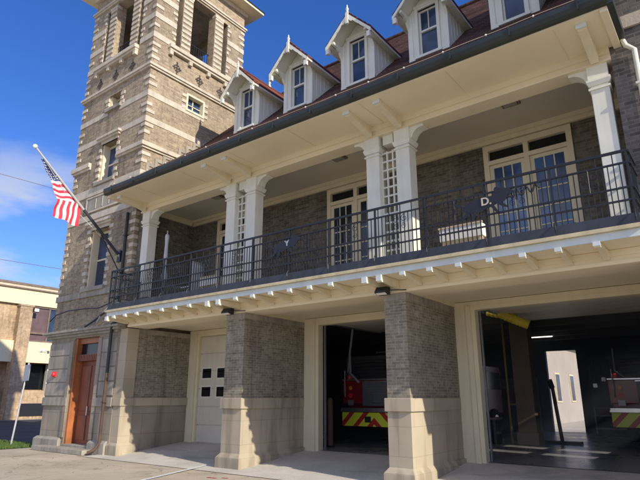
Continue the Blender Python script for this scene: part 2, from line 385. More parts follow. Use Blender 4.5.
def paint(name, quads, mat, label):
    m = MB()
    for q in quads: m.face(q)
    o = build(name, m, mat); o['kind'] = 'structure'; return o
paint('painted_line', [[(-10.86,7.6,0.006),(-10.74,7.6,0.006),(-11.60,10.30,0.028),(-11.72,10.30,0.028)]], M['line_white'], '')
paint('pavement_joint', [[(-16.9,9.72,0.005),(2.6,9.72,0.005),(2.6,9.745,0.005),(-16.9,9.745,0.005)]], M['asphalt_dark'], '')
paint('utility_mark', [[(-10.1,9.0,0.003),(-9.85,9.02,0.003),(-9.82,9.10,0.003),(-10.12,9.07,0.003)],
                       [(-9.75,9.15,0.003),(-9.6,9.2,0.003),(-9.66,9.27,0.003),(-9.8,9.2,0.003)]], M['line_red'], '')

# grass verge
g = MB(); g.face([(-30,8.9,0.01),(-21.0,8.9,0.01),(-21.0,10.9,0.01),(-30,10.9,0.01)])
struct('verge_soil', g, M['soil'])
g = MB()
for i in range(9000):
    x = random.uniform(-29.5,-21.0); y = random.uniform(8.9,10.9); h = random.uniform(0.05,0.13); a = random.uniform(0,PI); w = 0.014
    dx, dy = math.cos(a)*w, math.sin(a)*w; lx, ly = random.uniform(-.04,.04), random.uniform(-.04,.04)
    g.face([(x-dx,y-dy,0.008),(x+dx,y+dy,0.008),(x+lx,y+ly,h)])
o = build('grass', g, M['grass']); tag(o, 'short green grass verge beside the tower base', 'grass', kind='stuff')

# ------------------------------------------------------------------ BELL TOWER
TX0, TX1, TY0, TY1 = -20.72, -16.05, 10.4, 15.15
TW = 0.42
tw = thing('bell_tower', 'tall square brick tower with pale stone bands and open belfry', 'tower', ((TX0+TX1)/2, (TY0+TY1)/2, 0))
mf = MB()
W1 = (-18.72,-17.88,12.93,13.55); W2 = (-18.86,-17.78,9.78,11.42); W3 = (-18.86,-17.62,5.58,7.82)
def bel(c0, sgn):   # holes in the belfry along u, symmetric
    L0 = [(1.02,1.28),(1.78,3.02),(3.52,3.78)]
    return [(c0+a, c0+b, 15.28, 18.05 if (b-a) < 0.5 else 18.2) for a, b in L0]
bf = bel(TX0, 1)
bs = [(TY0+(h[0]-TX0)*4.75/4.8, TY0+(h[1]-TX0)*4.75/4.8, h[2], h[3]) for h in bf]
wall(mf, 'y', TY0, TY0+TW, TX0, TX1, 3.8, 19.2, [W1, W2, W3] + bf)
wall(mf, 'y', TY1-TW, TY1, TX0, TX1, 3.8, 19.2, bf)
WR = (12.22,13.0,12.90,13.50); WH = (12.13,13.09,12.80,13.59)
wall(mf, 'x', TX1-TW, TX1, TY0+TW, TY1-TW, 3.8, 19.2, [WH] + bs)
wall(mf, 'x', TX0, TX0+TW, TY0+TW, TY1-TW, 3.8, 19.2, bs)
# end strips so the +X and -X faces are flush to the corners
build('brick_wall', mf, M['tower_brick'], tw)
fl = MB(); fl.box(TX0+TW+.01, TX1-TW-.01, TY0+TW+.01, TY1-TW-.01, 14.9, 15.1)
build('belfry_floor', fl, M['stone_gray'], tw)
fl = MB(); fl.box(TX0+TW+.01, TX1-TW-.01, TY0+TW+.01, TY1-TW-.01, 18.5, 18.7)
build('belfry_ceiling', fl, M['stone_gray'], tw)
# blocking for light inside the shaft (a real floor at each level)
fl = MB()
for z in (4.2, 9.0, 12.0): fl.box(TX0+TW+.01, TX1-TW-.01, TY0+TW+.01, TY1-TW-.01, z, z+.1)
build('inner_floor', fl, M['dark'], tw)

def ring(z0, z1, pr, mat, name, sides='fblr', f=(TX0, TX1), s=(TY0, TY1)):
    m = MB()
    if 'f' in sides: m.box(f[0]-(pr if f[0]==TX0 else 0), f[1]+(pr if f[1]==TX1 else 0), TY0-pr, TY0-0.001+0.02, z0, z1)
    if 'b' in sides: m.box(TX0-pr, TX1+pr, TY1-0.02, TY1+pr, z0, z1)
    if 'r' in sides: m.box(TX1-0.02, TX1+pr, TY0+0.0205, s[1] if s[1]!=TY1 else TY1-0.0205, z0, z1)
    if 'l' in sides: m.box(TX0-pr, TX0+0.02, TY0+0.0205, TY1-0.0205, z0, z1)
    return build(name, m, mat, tw)
def band(z0, z1, pr=0.02, mat='stone', cuts=(), sides='fblr', s=(TY0,TY1)):
    """stone band; cuts = X ranges left out of the front"""
    m = MB(); segs = []; a = TX0-pr
    for c0, c1 in sorted(cuts): segs.append((a, c0)); a = c1
    segs.append((a, TX1+pr))
    for a, b in segs: m.box(a, b, TY0-pr, TY0+0.02, z0, z1)
    if 'b' in sides: m.box(TX0-pr, TX1+pr, TY1-0.02, TY1+pr, z0, z1)
    if 'r' in sides: m.box(TX1-0.02, TX1+pr, TY0+0.0205, s[1] if s[1]!=TY1 else TY1-0.0205, z0, z1)
    if 'l' in sides: m.box(TX0-pr, TX0+0.02, TY0+0.0205, TY1-0.0205, z0, z1)
    return build('stone_band', m, M[mat], tw)
def belcuts(): return [(h[0]-0.0, h[1]+0.0) for h in bf]
def pband(z0, z1):   # belfry bands only on the corner panels
    pr = 0.022; m = MB()
    for a, b in ((TX0-pr, bf[0][0]), (bf[2][1], TX1+pr)):
        m.box(a, b, TY0-pr, TY0+0.02, z0, z1); m.box(a, b, TY1-0.02, TY1+pr, z0, z1)
    for a, b in ((TY0+0.0205, bs[0][0]), (bs[2][1], TY1-0.0205)):
        m.box(TX1-0.02, TX1+pr, a, b, z0, z1); m.box(TX0-pr, TX0+0.02, a, b, z0, z1)
    build('stone_band', m, M['stone'], tw)
band(5.25, 5.47, 0.05, 'stone_gray')
band(8.28, 8.52)
band(9.30, 9.64, 0.03, cuts=[])
band(11.59, 11.82)
band(12.67, 12.90, cuts=[(-18.72,-17.88)], s=(TY0, 13.1))
for z in (15.25, 16.15, 17.05): pband(z, z+0.24)
# moulded string courses
for z0, z1, pr in ((13.86, 13.94, 0.07), (13.94, 14.04, 0.12)): ring(z0, z1, pr, M['stone'], 'string_course')
for z0, z1, pr in ((18.28, 18.36, 0.06), (18.36, 18.44, 0.11)): ring(z0, z1, pr, M['stone'], 'string_course')
ring(10.50, 10.58, 0.06, M['stone'], 'string_course', 'fr', (-17.6, TX1), (TY0, 12.0))
ring(10.58, 10.74, 0.12, M['stone'], 'string_course', 'fr', (-17.6, TX1), (TY0, 12.0))
m = MB(); m.box(TX0-0.12, -19.5, TY0-0.12, TY0+0.02, 10.62, 10.80); m.box(TX0-0.06, -19.5, TY0-0.06, TY0+0.02, 10.52, 10.62)
build('string_course', m, M['stone'], tw)
# quoins on each corner
def quoin(cx, cy, sx, sy):
    m = MB(); pr = 0.026; k = 0; z = 5.6
    while z < 18.2:
        blocked = any(a-0.1 < z+0.07 < b+0.1 for a, b in ((8.28,8.52),(9.30,9.64),(10.5,10.8),(11.59,11.82),(12.67,12.9),(13.86,14.04),(15.25,15.49),(16.15,16.39),(17.05,17.29)))
        if not blocked:
            w = 0.34 if k % 2 else 0.22; w2 = 0.22 if k % 2 else 0.34
            m.box(cx+sx*pr, cx-sx*w, cy+sy*pr, cy+sy*pr-sy*0.04, z, z+0.13)
            m.box(cx+sx*pr, cx+sx*pr-sx*0.04, cy+sy*(pr-0.0405), cy-sy*w2, z, z+0.13)
        z += 0.29; k += 1
    build('quoin', m, M['stone'], tw)
quoin(TX1, TY0, 1, -1); quoin(TX0, TY0, -1, -1); quoin(TX1, TY1, 1, 1)
# belfry pilasters striped with stone
def pil(axis, plane, pr, a, b, z0=15.3, z1=18.0):
    m = MB(); z = z0; s = -1 if pr < 0 else 1
    while z < z1-0.1:
        if axis == 'y': m.box(a-0.02, b+0.02, plane+pr, plane-s*0.2, z, z+0.12)
        else: m.box(plane+pr, plane-s*0.2, a-0.02, b+0.02, z, z+0.12)
        z += 0.235
    if axis == 'y': m.box(a-0.05, b+0.05, plane+pr*1.6, plane-s*0.2, z1, z1+0.14)
    else: m.box(plane+pr*1.6, plane-s*0.2, a-0.05, b+0.05, z1, z1+0.14)
    build('striped_pilaster', m, M['stone'], tw)
for h, k in ((bf, 'y'), (bs, 'x')):
    for a, b in ((h[0][1]+0.04, h[1][0]-0.04), (h[1][1]+0.04, h[2][0]-0.04)):
        if k == 'y': pil('y', TY0, -0.022, a, b); pil('y', TY1, 0.022, a, b)
        else: pil('x', TX1, 0.022, a, b); pil('x', TX0, -0.022, a, b)
# short stripes at the inner edges of the corner panels
m = MB(); z = 15.6; k = 0
while z < 18.0:
    w = 0.22 if k % 2 else 0.12
    if not any(a-.05 < z+.05 < b+.05 for a, b in ((15.25,15.49),(16.15,16.39),(17.05,17.29))):
        m.box(bf[0][0]-w, bf[0][0]+.003, TY0-0.024, TY0+.05, z, z+.12); m.box(bf[2][1]-.003, bf[2][1]+w, TY0-0.024, TY0+.05, z, z+.12)
        m.box(TX1-.05, TX1+0.024, bs[0][0]-w, bs[0][0]+.003, z, z+.12); m.box(TX1-.05, TX1+0.024, bs[2][1]-.003, bs[2][1]+w, z, z+.12)
    z += 0.235; k += 1
build('jamb_stones', m, M['stone'], tw)
# belfry sill ledges and brackets
def ledge(axis, plane, s, a, b):
    m = MB()
    if axis == 'y':
        m.box(a, b, plane+s*0.20, plane-s*0.3, 15.10, 15.26); m.box(a+.03, b-.03, plane+s*0.14, plane-s*.02, 15.0, 15.10)
        for t in (a+.12, a+(b-a)*.345, a+(b-a)*.655, b-.12): m.box(t-.08, t+.08, plane+s*.13, plane-s*.02, 14.82, 15.0)
    else:
        m.box(plane+s*0.20, plane-s*0.3, a, b, 15.10, 15.26); m.box(plane+s*0.14, plane-s*.02, a+.03, b-.03, 15.0, 15.10)
        for t in (a+.12, a+(b-a)*.345, a+(b-a)*.655, b-.12): m.box(plane+s*.13, plane-s*.02, t-.08, t+.08, 14.82, 15.0)
    build('sill_ledge', m, M['stone'], tw)
ledge('y', TY0, -1, TX0+0.72, TX1-0.95); ledge('x', TX1, 1, TY0+0.68, TY1-0.92)
ledge('y', TY1, 1, TX0+0.85, TX1-0.85); ledge('x', TX0, -1, TY0+0.85, TY1-0.85)
# diamond ornaments of dark brick
def orn(axis, u, z):
    m = MB(); s = 0.062
    for i in range(-3, 4):
        for j in range(-4, 5):
            if (abs(i)*1.25+abs(j) <= 4.2) and (i == 0 or j == 0 or abs(abs(i)*1.25+abs(j)-3.2) < 0.75):
                if axis == 'x': m.box(TX1-.01, TX1+0.022, u+i*s-.026, u+i*s+.026, z+j*s-.026, z+j*s+.026)
                else: m.box(u+i*s-.026, u+i*s+.026, TY0-.022, TY0+.01, z+j*s-.026, z+j*s+.026)
    build('diamond_ornament', m, M['ornament'], tw)
for u in (11.58, 12.74, 13.9): orn('x', u, 14.43)
for u in (-19.6, -18.45, -17.3): orn('y', u, 14.43)
# belfry railings
m = MB()
for a0, pl, ax in ((bf[1], TY0+.3, 'y'), (bs[1], TX1-.3, 'x'), (bf[1], TY1-.3, 'y'), (bs[1], TX0+.3, 'x')):
    for z in (15.35, 16.15):
        if ax == 'y': m.box(a0[0], a0[1], pl-.015, pl+.015, z, z+.03)
        else: m.box(pl-.015, pl+.015, a0[0], a0[1], z, z+.03)
    u = a0[0]+.06
    while u < a0[1]:
        if ax == 'y': m.box(u-.009, u+.009, pl-.009, pl+.009, 15.3, 16.15)
        else: m.box(pl-.009, pl+.009, u-.009, u+.009, 15.3, 16.15)
        u += 0.12
build('belfry_railing', m, M['iron'], tw)
# eave and roof
m = MB(); ov = 0.64
m.box(TX0-ov, TX1+ov, TY0-ov, TY1+ov, 19.30, 19.42)
build('tower_eave', m, M['cream'], tw)
m = MB(); m.box(TX0-.10, TX1+.10, TY0-.10, TY1+.10, 19.1, 19.3)
build('cornice', m, M['stone'], tw)
m = MB(); m.frustum((TX0-ov-.05, TX1+ov+.05, TY0-ov-.05, TY1+ov+.05), ((TX0+TX1)/2-.1, (TX0+TX1)/2+.1, (TY0+TY1)/2-.1, (TY0+TY1)/2+.1), 19.42, 22.8)
build('pyramid_roof', m, M['roof'], tw)
m = MB(); m.box(-1,1,-1,1,0,0.01)

def window_front(W, parent, jamb='white', rec=0.32, name='window', panes=1):
    x0, x1, z0, z1 = W
    f = MB(); y = TY0+rec
    x0 += .004; x1 -= .004; z0 += .004; z1 -= .004
    f.box(x0, x0+.07, TY0+.065, y+.06, z0, z1); f.box(x1-.07, x1, TY0+.065, y+.06, z0, z1)
    f.box(x0+.07, x1-.07, y, y+.06, z1-.09, z1); f.box(x0+.07, x1-.07, y, y+.06, z0, z0+.09)
    zm = (z0+z1)/2; f.box(x0+.07, x1-.07, y-.01, y+.05, zm-.03, zm+.03)
    o = build(name, f, M['cream'], parent)
    p = MB(); p.box(x0+.07, x1-.07, y+.02, y+.035, z0+.09, z1-.09); build('pane', p, M['glass_blue'], o)
    return o
for W in (W1, W2, W3):
    window_front(W, tw)
    m = MB(); z = W[2]-.02; k = 0
    while z < W[3]-.08:
        w = .26 if k % 2 == 0 else .16
        m.box(W[0]-w, W[0]+.003, TY0-.03, TY0+.06, z, z+.14); m.box(W[1]-.003, W[1]+w, TY0-.03, TY0+.06, z, z+.14)
        z += .2 if W is W1 else .27; k += 1
    build('jamb_stones', m, M['stone'], tw)
    m = MB(); m.box(W[0]-.12, W[1]+.12, TY0-.11, TY0+.06, W[2]-.13, W[2]); m.box(W[0]+.005, W[1]-.005, TY0+.06, TY0+.3, W[2]-.1, W[2]+.003); build('window_sill', m, M['stone_gray'], tw)
    if W is not W1:
        m = MB(); zt = W[3]+.12
        m.box(W[0]-.05, W[1]+.05, TY0-.025, TY0+.05, W[3], zt); m.box(W[0]-.18, W[1]+.16, TY0-.10, TY0+.05, zt, zt+.09); m.box(W[0]-.24, W[1]+.22, TY0-.16, TY0+.05, zt+.09, zt+.19)
        build('window_hood', m, M['stone'], tw)
# carved panel above window 3
m = MB()
m.box(-19.45,-17.15,TY0-.03,TY0+.02,8.62,9.22)
build('stone_panel', m, M['stone_gray'], tw)
m = MB()
for a in ((-19.45,-17.15,8.60,8.66),(-19.45,-17.15,9.18,9.24),(-19.45,-19.38,8.66,9.18),(-17.22,-17.15,8.66,9.18)): m.box(a[0],a[1],TY0-.05,TY0,a[2],a[3])
for x in (-18.75,-18.3,-17.85): m.box(x-.02,x+.02,TY0-.042,TY0,8.72,9.12)
build('panel_moulding', m, M['stone'], tw)
# little side window on the +X face
f = MB(); y0, y1, z0, z1 = WR; X = TX1-.18
f.box(X, TX1+.05, y0-.08, y0, z0-.09, z1+.08); f.box(X, TX1+.05, y1, y1+.08, z0-.09, z1+.08); f.box(X, TX1+.05, y0, y1, z1, z1+.08); f.box(X, TX1+.05, y0, y1, z0-.09, z0)
f.box(X, X+.04, (y0+y1)/2-.02, (y0+y1)/2+.02, z0, z1); f.box(X, X+.04, y0, y1, (z0+z1)/2-.015, (z0+z1)/2+.015)
o = build('window', f, M['cream'], tw)
p = MB(); p.box(X-.03, X-.01, y0, y1, z0, z1); build('pane', p, M['glass_blue'], o)
m = MB()
for i, z in enumerate((12.86,13.12,13.38)):
    m.box(TX1-.02, TX1+.03, y0-.08-.2, y0-.085, z, z+.13); m.box(TX1-.02, TX1+.03, y1+.085, y1+.28, z, z+.13)
build('jamb_stones', m, M['stone'], tw)
# pale stepped flashing stones where the main roof meets the tower
m = MB()
for i in range(8):
    y = 10.6+i*.34; z = 8.40+(y-9.10)*.79
    m.box(TX1-.01, TX1+.035, y, y+.13, z-.1, z+.40); m.box(TX1-.01, TX1+.033, y+.1305, y+.33, z+.28, z+.40)
build('step_flashing', m, M['stone_gray'], tw)

# ---- ground storey of the tower: ashlar with portal
BX1 = -15.81
m = MB()
PD = (-19.0,-17.38,0.2,3.78)
wall(m, 'y', TY0-.04, TY0+.6, TX0+.08, BX1-.42, 0, 3.84, [PD])
build('ashlar_wall', m, M['ashlar'], tw)
m = MB(); m.box(BX1-.42, BX1, TY0-.02, TY0+.42, 0, 3.93); build('corner_pier', m, M['ashlar_light'], tw, bevel=.012)
m = MB(); m.box(BX1-.4, BX1-.03, TY0+.42, 13.0, 1.73, 3.80); build('side_brick_wall', m, M['pier_brick'], tw)
m = MB(); m.box(BX1-.4, BX1-.03, TY0+.42, 13.0, 3.80, 3.953); build('wall_cap', m, M['stone_gray'], tw)
m = MB(); m.box(BX1-.4, BX1-.01, TY0+.42, 13.0, 0, 1.48); build('side_stone_wall', m, M['ashlar'], tw)
m = MB(); m.box(BX1-.42, BX1+.04, TY0-.07, 13.0, 1.48, 1.73); build('stone_band', m, M['ashlar_light'], tw, bevel=.012)
m = MB(); m.box(BX1-.47, BX1+.09, TY0-.10, TY0+.5, 0, .30); m.frustum((BX1-.47,BX1+.09,TY0-.10,TY0+.5),(BX1-.42,BX1+.01,TY0-.03,TY0+.43),.30,.38)
build('plinth', m, M['ashlar_light'], tw, bevel=.01)
m = MB(); m.box(TX0-.14, PD[0]-.12, TY0-.16, TY0-.04, 0, .34); m.frustum((TX0-.14,PD[0]-.12,TY0-.16,TY0),(TX0-.07,PD[0]-.16,TY0-.06,TY0),.34,.42)
m.box(PD[1]+.1, BX1-.5, TY0-.16, TY0-.04, 0, .34); m.frustum((PD[1]+.1,BX1-.5,TY0-.16,TY0),(PD[1]+.14,BX1-.5,TY0-.06,TY0),.34,.42)
build('plinth', m, M['stone_gray'], tw, bevel=.01)
m = MB(); m.box(TX0+.04, PD[0]-.02, TY0-.10, TY0-.04, 1.46, 1.74); m.box(PD[1]+.02, BX1-.44, TY0-.10, TY0-.04, 1.46, 1.74)
build('stone_band', m, M['stone_gray'], tw, bevel=.012)
# rusticated blocks above the band
m = MB()
for x0, x1 in ((TX0+.06, PD[0]-.22), (PD[1]+.22, BX1-.46)):
    for i in range(4):
        m.box(x0, x1, TY0-.065, TY0-.04, 1.80+i*.47, 2.24+i*.47)
build('rusticated_blocks', m, M['stone_gray'], tw, bevel=.015)
# portal surround and cornice
m = MB()
m.box(TX0-.12, BX1-.45, TY0-.12, TY0+.02, 3.84, 3.92); m.box(TX0-.2, BX1-.3, TY0-.22, TY0+.02, 3.92, 4.0); m.box(TX0-.26, BX1-.22, TY0-.28, TY0+.02, 4.0, 4.08)
build('portal_cornice', m, M['stone_gray'], tw, bevel=.01)
# three light bollard-like bosses beside the door
m = MB(); m.box(PD[0]-.2, PD[0], TY0-.085, TY0-.04, .42, 3.70); m.box(PD[1], PD[1]+.2, TY0-.085, TY0-.04, .42, 3.70)
build('portal_pilaster', m, M['ashlar'], tw, bevel=.01)
# step
m = MB(); m.box(-20.12,-16.86,9.86,10.30,0,.15); m.box(-19.0+.01,-17.39,10.30,11.0,0,.222)
build('doorstep', m, M['stone_gray'], tw, bevel=.015)
# wooden doorcase
x0, x1 = PD[0], PD[1]
m = MB()
m.box(x0, x0+.13, TY0+.0, TY0+.34, .2, 3.77); m.box(x1-.13, x1, TY0+.0, TY0+.34, .2, 3.77)
m.box(x0+.13, x1-.13, TY0+.10, TY0+.33, 3.58, 3.77)
dc = build('doorcase', m, M['wood'], tw, bevel=.01)
m = MB(); m.box(x0+.13, x1-.13, TY0+.08, TY0+.33, 2.98, 3.2)
for i in range(12):
    x = x0+.2+i*.105; m.box(x, x+.06, TY0+.06, TY0+.08, 3.0, 3.18)
build('transom_rail', m, M['wood_dark'], dc)
m = MB(); m.box(x0+.13, x1-.13, TY0+.2, TY0+.22, 3.2, 3.58); build('pane', m, M['glass_dark'], dc)
m = MB(); m.box(x0+.13, x1-.13, TY0+.27, TY0+.33, .2, 2.98)
for i in range(2):
    for z0, z1 in ((.35,1.15),(1.3,2.82)):
        a = x0+.26+i*.66; m.box(a, a+.54, TY0+.245, TY0+.27, z0, z1)
dr = build('front_door', m, M['wood_dark'], tw, bevel=.008)
m = MB(); m.box(x0+.86, x0+.90, TY0+.19, TY0+.245, 1.15, 1.45); build('handle', m, M['chrome'], dr)

# ------------------------------------------------------------------ FIRE STATION
fs = thing('fire_station', 'long two storey fire station with garage bays, balcony and row of dormers', 'building', (-8, 13, 0))
EX = -0.95   # right end of balcony
def pier(x0, x1):
    m = MB(); m.box(x0, x1, 10.4, 12.3, 1.73, 3.80); m.box(x0+.03, x1-.03, 12.3, 13.0, 1.73, 3.80)
    p = build('pier', m, M['pier_brick'], fs)
    m = MB(); m.box(x0-.01, x1+.01, 10.39, 12.3, 3.80, 3.953); m.box(x0+.02, x1-.02, 12.3, 13.0, 3.80, 3.953); build('pier_cap', m, M['stone_gray'], p)
    m = MB(); m.box(x0+.0, x1-.0, 11.105, 13.0, 3.954, 4.058); build('pier_head', m, M['cream'], p)
    m = MB(); m.box(x0-.005, x1+.005, 10.395, 12.33, .30, 1.46); m.box(x0+.025, x1-.025, 12.33, 13.0, .1, 1.46); build('stone_base', m, M['ashlar_light'], p)
    m = MB(); m.box(x0-.05, x1+.05, 10.34, 12.36, 1.46, 1.73); m.box(x0+.01, x1-.01, 12.36, 13.0, 1.46, 1.73); build('stone_band', m, M['ashlar_light'], p, bevel=.012)
    m = MB(); m.box(x0-.09, x1+.09, 10.29, 12.4, 0, .26); m.frustum((x0-.09,x1+.09,10.29,12.4),(x0-.005,x1+.005,10.39,12.34),.26,.37); m.box(x0-.03, x1+.03, 12.4, 13.0, 0, .36)
    build('plinth', m, M['ashlar_light'], p, bevel=.01)
    return p
PC = (-11.17,-10.48); PDD = (-6.12,-5.58); PE = (-1.03,-0.4)
pier(*PC); pier(*PDD); pier(*PE)

# garage door casings, headers
bays = [(-15.84, PC[0]), (PC[1], PDD[0]), (PDD[1], PE[0])]
HZ = 3.84
for i, (a, b) in enumerate(bays):
    m = MB(); w = .5
    m.box(a-.028, a+w-.22, 13.0, 13.2, .2, 4.05); m.box(a+w-.22, a+w-.1, 12.96, 13.22, .2, HZ+.1); m.box(a+w-.1, a+w, 13.02, 13.25, .2, HZ)
    w2 = .4
    m.box(b-w2+.22, b+.028, 13.003, 13.2, .2, 4.05); m.box(b-w2+.1, b-w2+.22, 12.96, 13.22, .2, HZ+.1); m.box(b-w2, b-w2+.1, 13.02, 13.25, .2, HZ)
    m.box(a+w-.22, b-w2+.22, 13.0, 13.2, HZ+.1, 4.05); m.box(a+w-.1, b-w2+.1, 13.02, 13.25, HZ, HZ+.1)
    build('door_casing', m, M['cream'], fs)
# closed sectional door in the left bay
a, b = bays[0][0]+.5, bays[0][1]-.4
m = MB()
for i in range(6):
    z0 = .26+i*.597; m.box(a, b, 13.12, 13.16, z0, z0+.572)
    m.box(a+.02, b-.02, 13.145, 13.158, z0+.572, z0+.6); m.box(a, b, 13.112, 13.12, z0+.545, z0+.572)
gd = build('garage_door', m, M['door_cream'], fs)
m = MB(); f = MB()
for r in (0, 1):
    for c in range(5):
        x = a+.12+c*.76; zc = 1.77+.62*r
        m.box(x+.03, x+.49, 13.112, 13.125, zc, zc+.32)
        f.box(x-.02, x+.03, 13.10, 13.13, zc-.05, zc+.37); f.box(x+.49, x+.54, 13.10, 13.13, zc-.05, zc+.37)
        f.box(x+.03, x+.49, 13.10, 13.13, zc-.05, zc); f.box(x+.03, x+.49, 13.10, 13.13, zc+.32, zc+.37)
build('pane', m, M['glass_dark'], gd); build('window_trim', f, M['white'], gd)

# shell of the apparatus hall
m = MB()
wall(m, 'y', 26.0, 26.25, -16.0, .6, 0, 8.2, [(-7.02,-5.72,.3,3.75)])
wall(m, 'x', .35, .6, 10.5, 26.0, 0, 4.39, [(14.55,15.15,2.25,3.10),(14.55,15.15,3.18,4.02),(16.15,16.8,2.25,3.10),(16.15,16.8,3.18,4.02)])
wall(m, 'x', -16.04, -15.84, 13.2, 26.0, 0, 8.2)
m.box(-15.84, -11.17, 13.2, 13.3, 4.05, 4.4)
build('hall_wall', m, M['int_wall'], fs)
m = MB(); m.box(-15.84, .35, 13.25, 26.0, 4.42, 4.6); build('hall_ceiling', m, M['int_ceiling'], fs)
m = MB()
for i in range(7):
    y = 14.4+i*1.75; m.box(-15.84, .35, y, y+.14, 4.12, 4.42)
build('ceiling_beam', m, M['int_ceiling'], fs)
# rolled up doors on their tracks
for (a, b) in bays[1:]:
    m = MB()
    for i in range(5): m.box(a+.55, b-.45, 13.5+i*.6, 14.07+i*.6, 3.93, 3.98)
    rd = build('raised_garage_door', m, M['door_cream'], fs)
    m = MB(); m.box(a+.50, a+.54, 13.3, 13.36, .3, 3.9); m.box(b-.44, b-.40, 13.3, 13.36, .3, 3.9); m.box(a+.49,a+.53,13.4,16.6,3.9,3.99); m.box(b-.44,b-.40,13.4,16.6,3.9,3.99)
    build('track', m, M['gray_metal'], rd)

# balcony slab, fascia, joists, frieze beams
m = MB(); m.box(-15.86, EX+.03, 9.64, 13.0, 4.22, 4.40)
bal = build('balcony', m, M['soffit'], fs)
m = MB(); m.box(-15.9, EX+.07, 9.612, 9.64, 4.215, 4.345); build('fascia', m, M['pale'], bal)
m = MB(); m.box(-15.92, EX+.09, 9.545, 9.64, 4.347, 4.40); m.box(-15.89, EX+.06, 9.57, 9.64, 4.40, 4.42); build('edge_moulding', m, M['edge_gold'], bal)
m = MB(); m.box(-15.88, EX+.05, 9.60, 9.635, 4.42, 4.60); m.box(-15.88,-15.85,9.635,10.4,4.42,4.60); m.box(EX+.02,EX+.05,9.635,10.4,4.42,4.60); build('kick_board', m, M['kick'], bal)
m = MB(); m.box(-15.80, 2.6, 10.36, 11.1, 3.955, 4.215); m.box(-15.80, 2.6, 10.33, 10.36, 4.10, 4.215); m.box(-15.8, 2.6, 10.34, 10.36, 3.955, 4.02)
build('frieze_beam', m, M['soffit'], bal)
m = MB(); m.box(-15.80, .3, 11.1, 13.0, 4.06, 4.215); build('recessed_soffit', m, M['soffit'], bal)
jm = {}
def joist(x, big=False):
    m = MB(); w = .05 if not big else .055
    y0 = 9.565; zb = 4.115 if not big else 4.06
    m.prism([(y0,4.213),(y0,zb+.03),(y0+.03,zb),(y0+.06,zb),(y0+.24,zb+.035),(10.34,4.05),(10.34,4.213)], 'x', x-w, x+w)
    o = build('joist', m, M['cream'], bal)
    c = MB(); c.box(x-w-.012, x+w+.012, y0-.012, y0, zb-.004, 4.213); build('cap', c, M['bright_white'], bal) if False else None
    m2 = MB(); m2.box(x-w-.006, x+w+.006, y0-.02, y0-.0005, zb+.02, 4.211); build('joist_cap', m2, M['pale'], bal)
xj = -1.57
xsj = []
while xj > -15.9: xsj.append(xj); xj -= .603
for x in xsj:
    if abs(x+6.0) < .45 or abs(x+10.9) < .45: continue
    joist(x)
for x in (-6.10,-5.74,-11.08,-10.66): joist(x, True)
joist(-15.82, True)

# railing
rl_m = MB(); RY = 9.63
for z in (5.70, 5.49, 5.06, 4.84):
    h = .022 if z == 5.70 else .014
    rl_m.box(-15.86, EX+.03, RY-.02, RY+.02, z-h, z+h)
    rl_m.box(-15.88, -15.84, RY+.02, 10.38, z-h, z+h); rl_m.box(EX+.01, EX+.05, RY+.02, 10.38, z-h, z+h)
m = rl_m; x = -15.74; k = 0
while x < EX-.02:
    near = any(abs(x-(EX-1.22*i)) < .04 for i in range(14))
    zt = 5.70 if k % 3 == 0 else 5.50
    if not near: m.box(x-.008, x+.008, RY-.008, RY+.008, 4.56, zt)
    x += .090; k += 1
for y in (9.75, 9.88, 10.0, 10.13, 10.26):
    m.box(-15.868,-15.852,y-.008,y+.008,4.84,5.7); m.box(EX+.022,EX+.038,y-.008,y+.008,4.84,5.7)
rail = build('railing', rl_m, M['iron'], bal)
for i in range(13):
    x = EX-1.22*i
    if x < -15.8: break
    m = MB(); m.box(x-.016, x+.016, RY-.022, RY+.022, 4.45, 5.70); m.tube([(x,9.60,4.66),(x,9.55,4.60),(x,9.545,4.52),(x,9.57,4.46)], .012, 6)
    build('post', m, M['iron'], rail)
m = MB(); m.box(-15.89,-15.85,RY-.022,RY+.022,4.45,5.72); build('post', m, M['iron'], rail)
# scroll ornaments between the posts
def scroll_pts(cx, cz, s, flip=1):
    pts = []
    for i in range(26):
        t = i/25*2.6*PI; r = .015+.05*t/(2.6*PI)
        pts.append((cx+flip*r*math.cos(t)*s, RY-.012, cz+r*math.sin(t)*s))
    return pts
for i in range(12):
    x = EX-1.22*i-.61
    if abs(x+3.4) < .5 or abs(x+8.3) < .5: continue
    m = MB()
    m.tube(scroll_pts(x-.1, 5.36, 1.3, 1), .007, 5); m.tube(scroll_pts(x+.1, 5.36, 1.3, -1), .007, 5); m.tube([(x,RY-.012,5.49),(x,RY-.012,5.06)], .009, 5)
    m.tube(scroll_pts(x-.08, 5.19, 1.0, -1), .006, 5); m.tube(scroll_pts(x+.08, 5.19, 1.0, 1), .006, 5)
    build('scroll_ornament', m, M['iron'], rail)
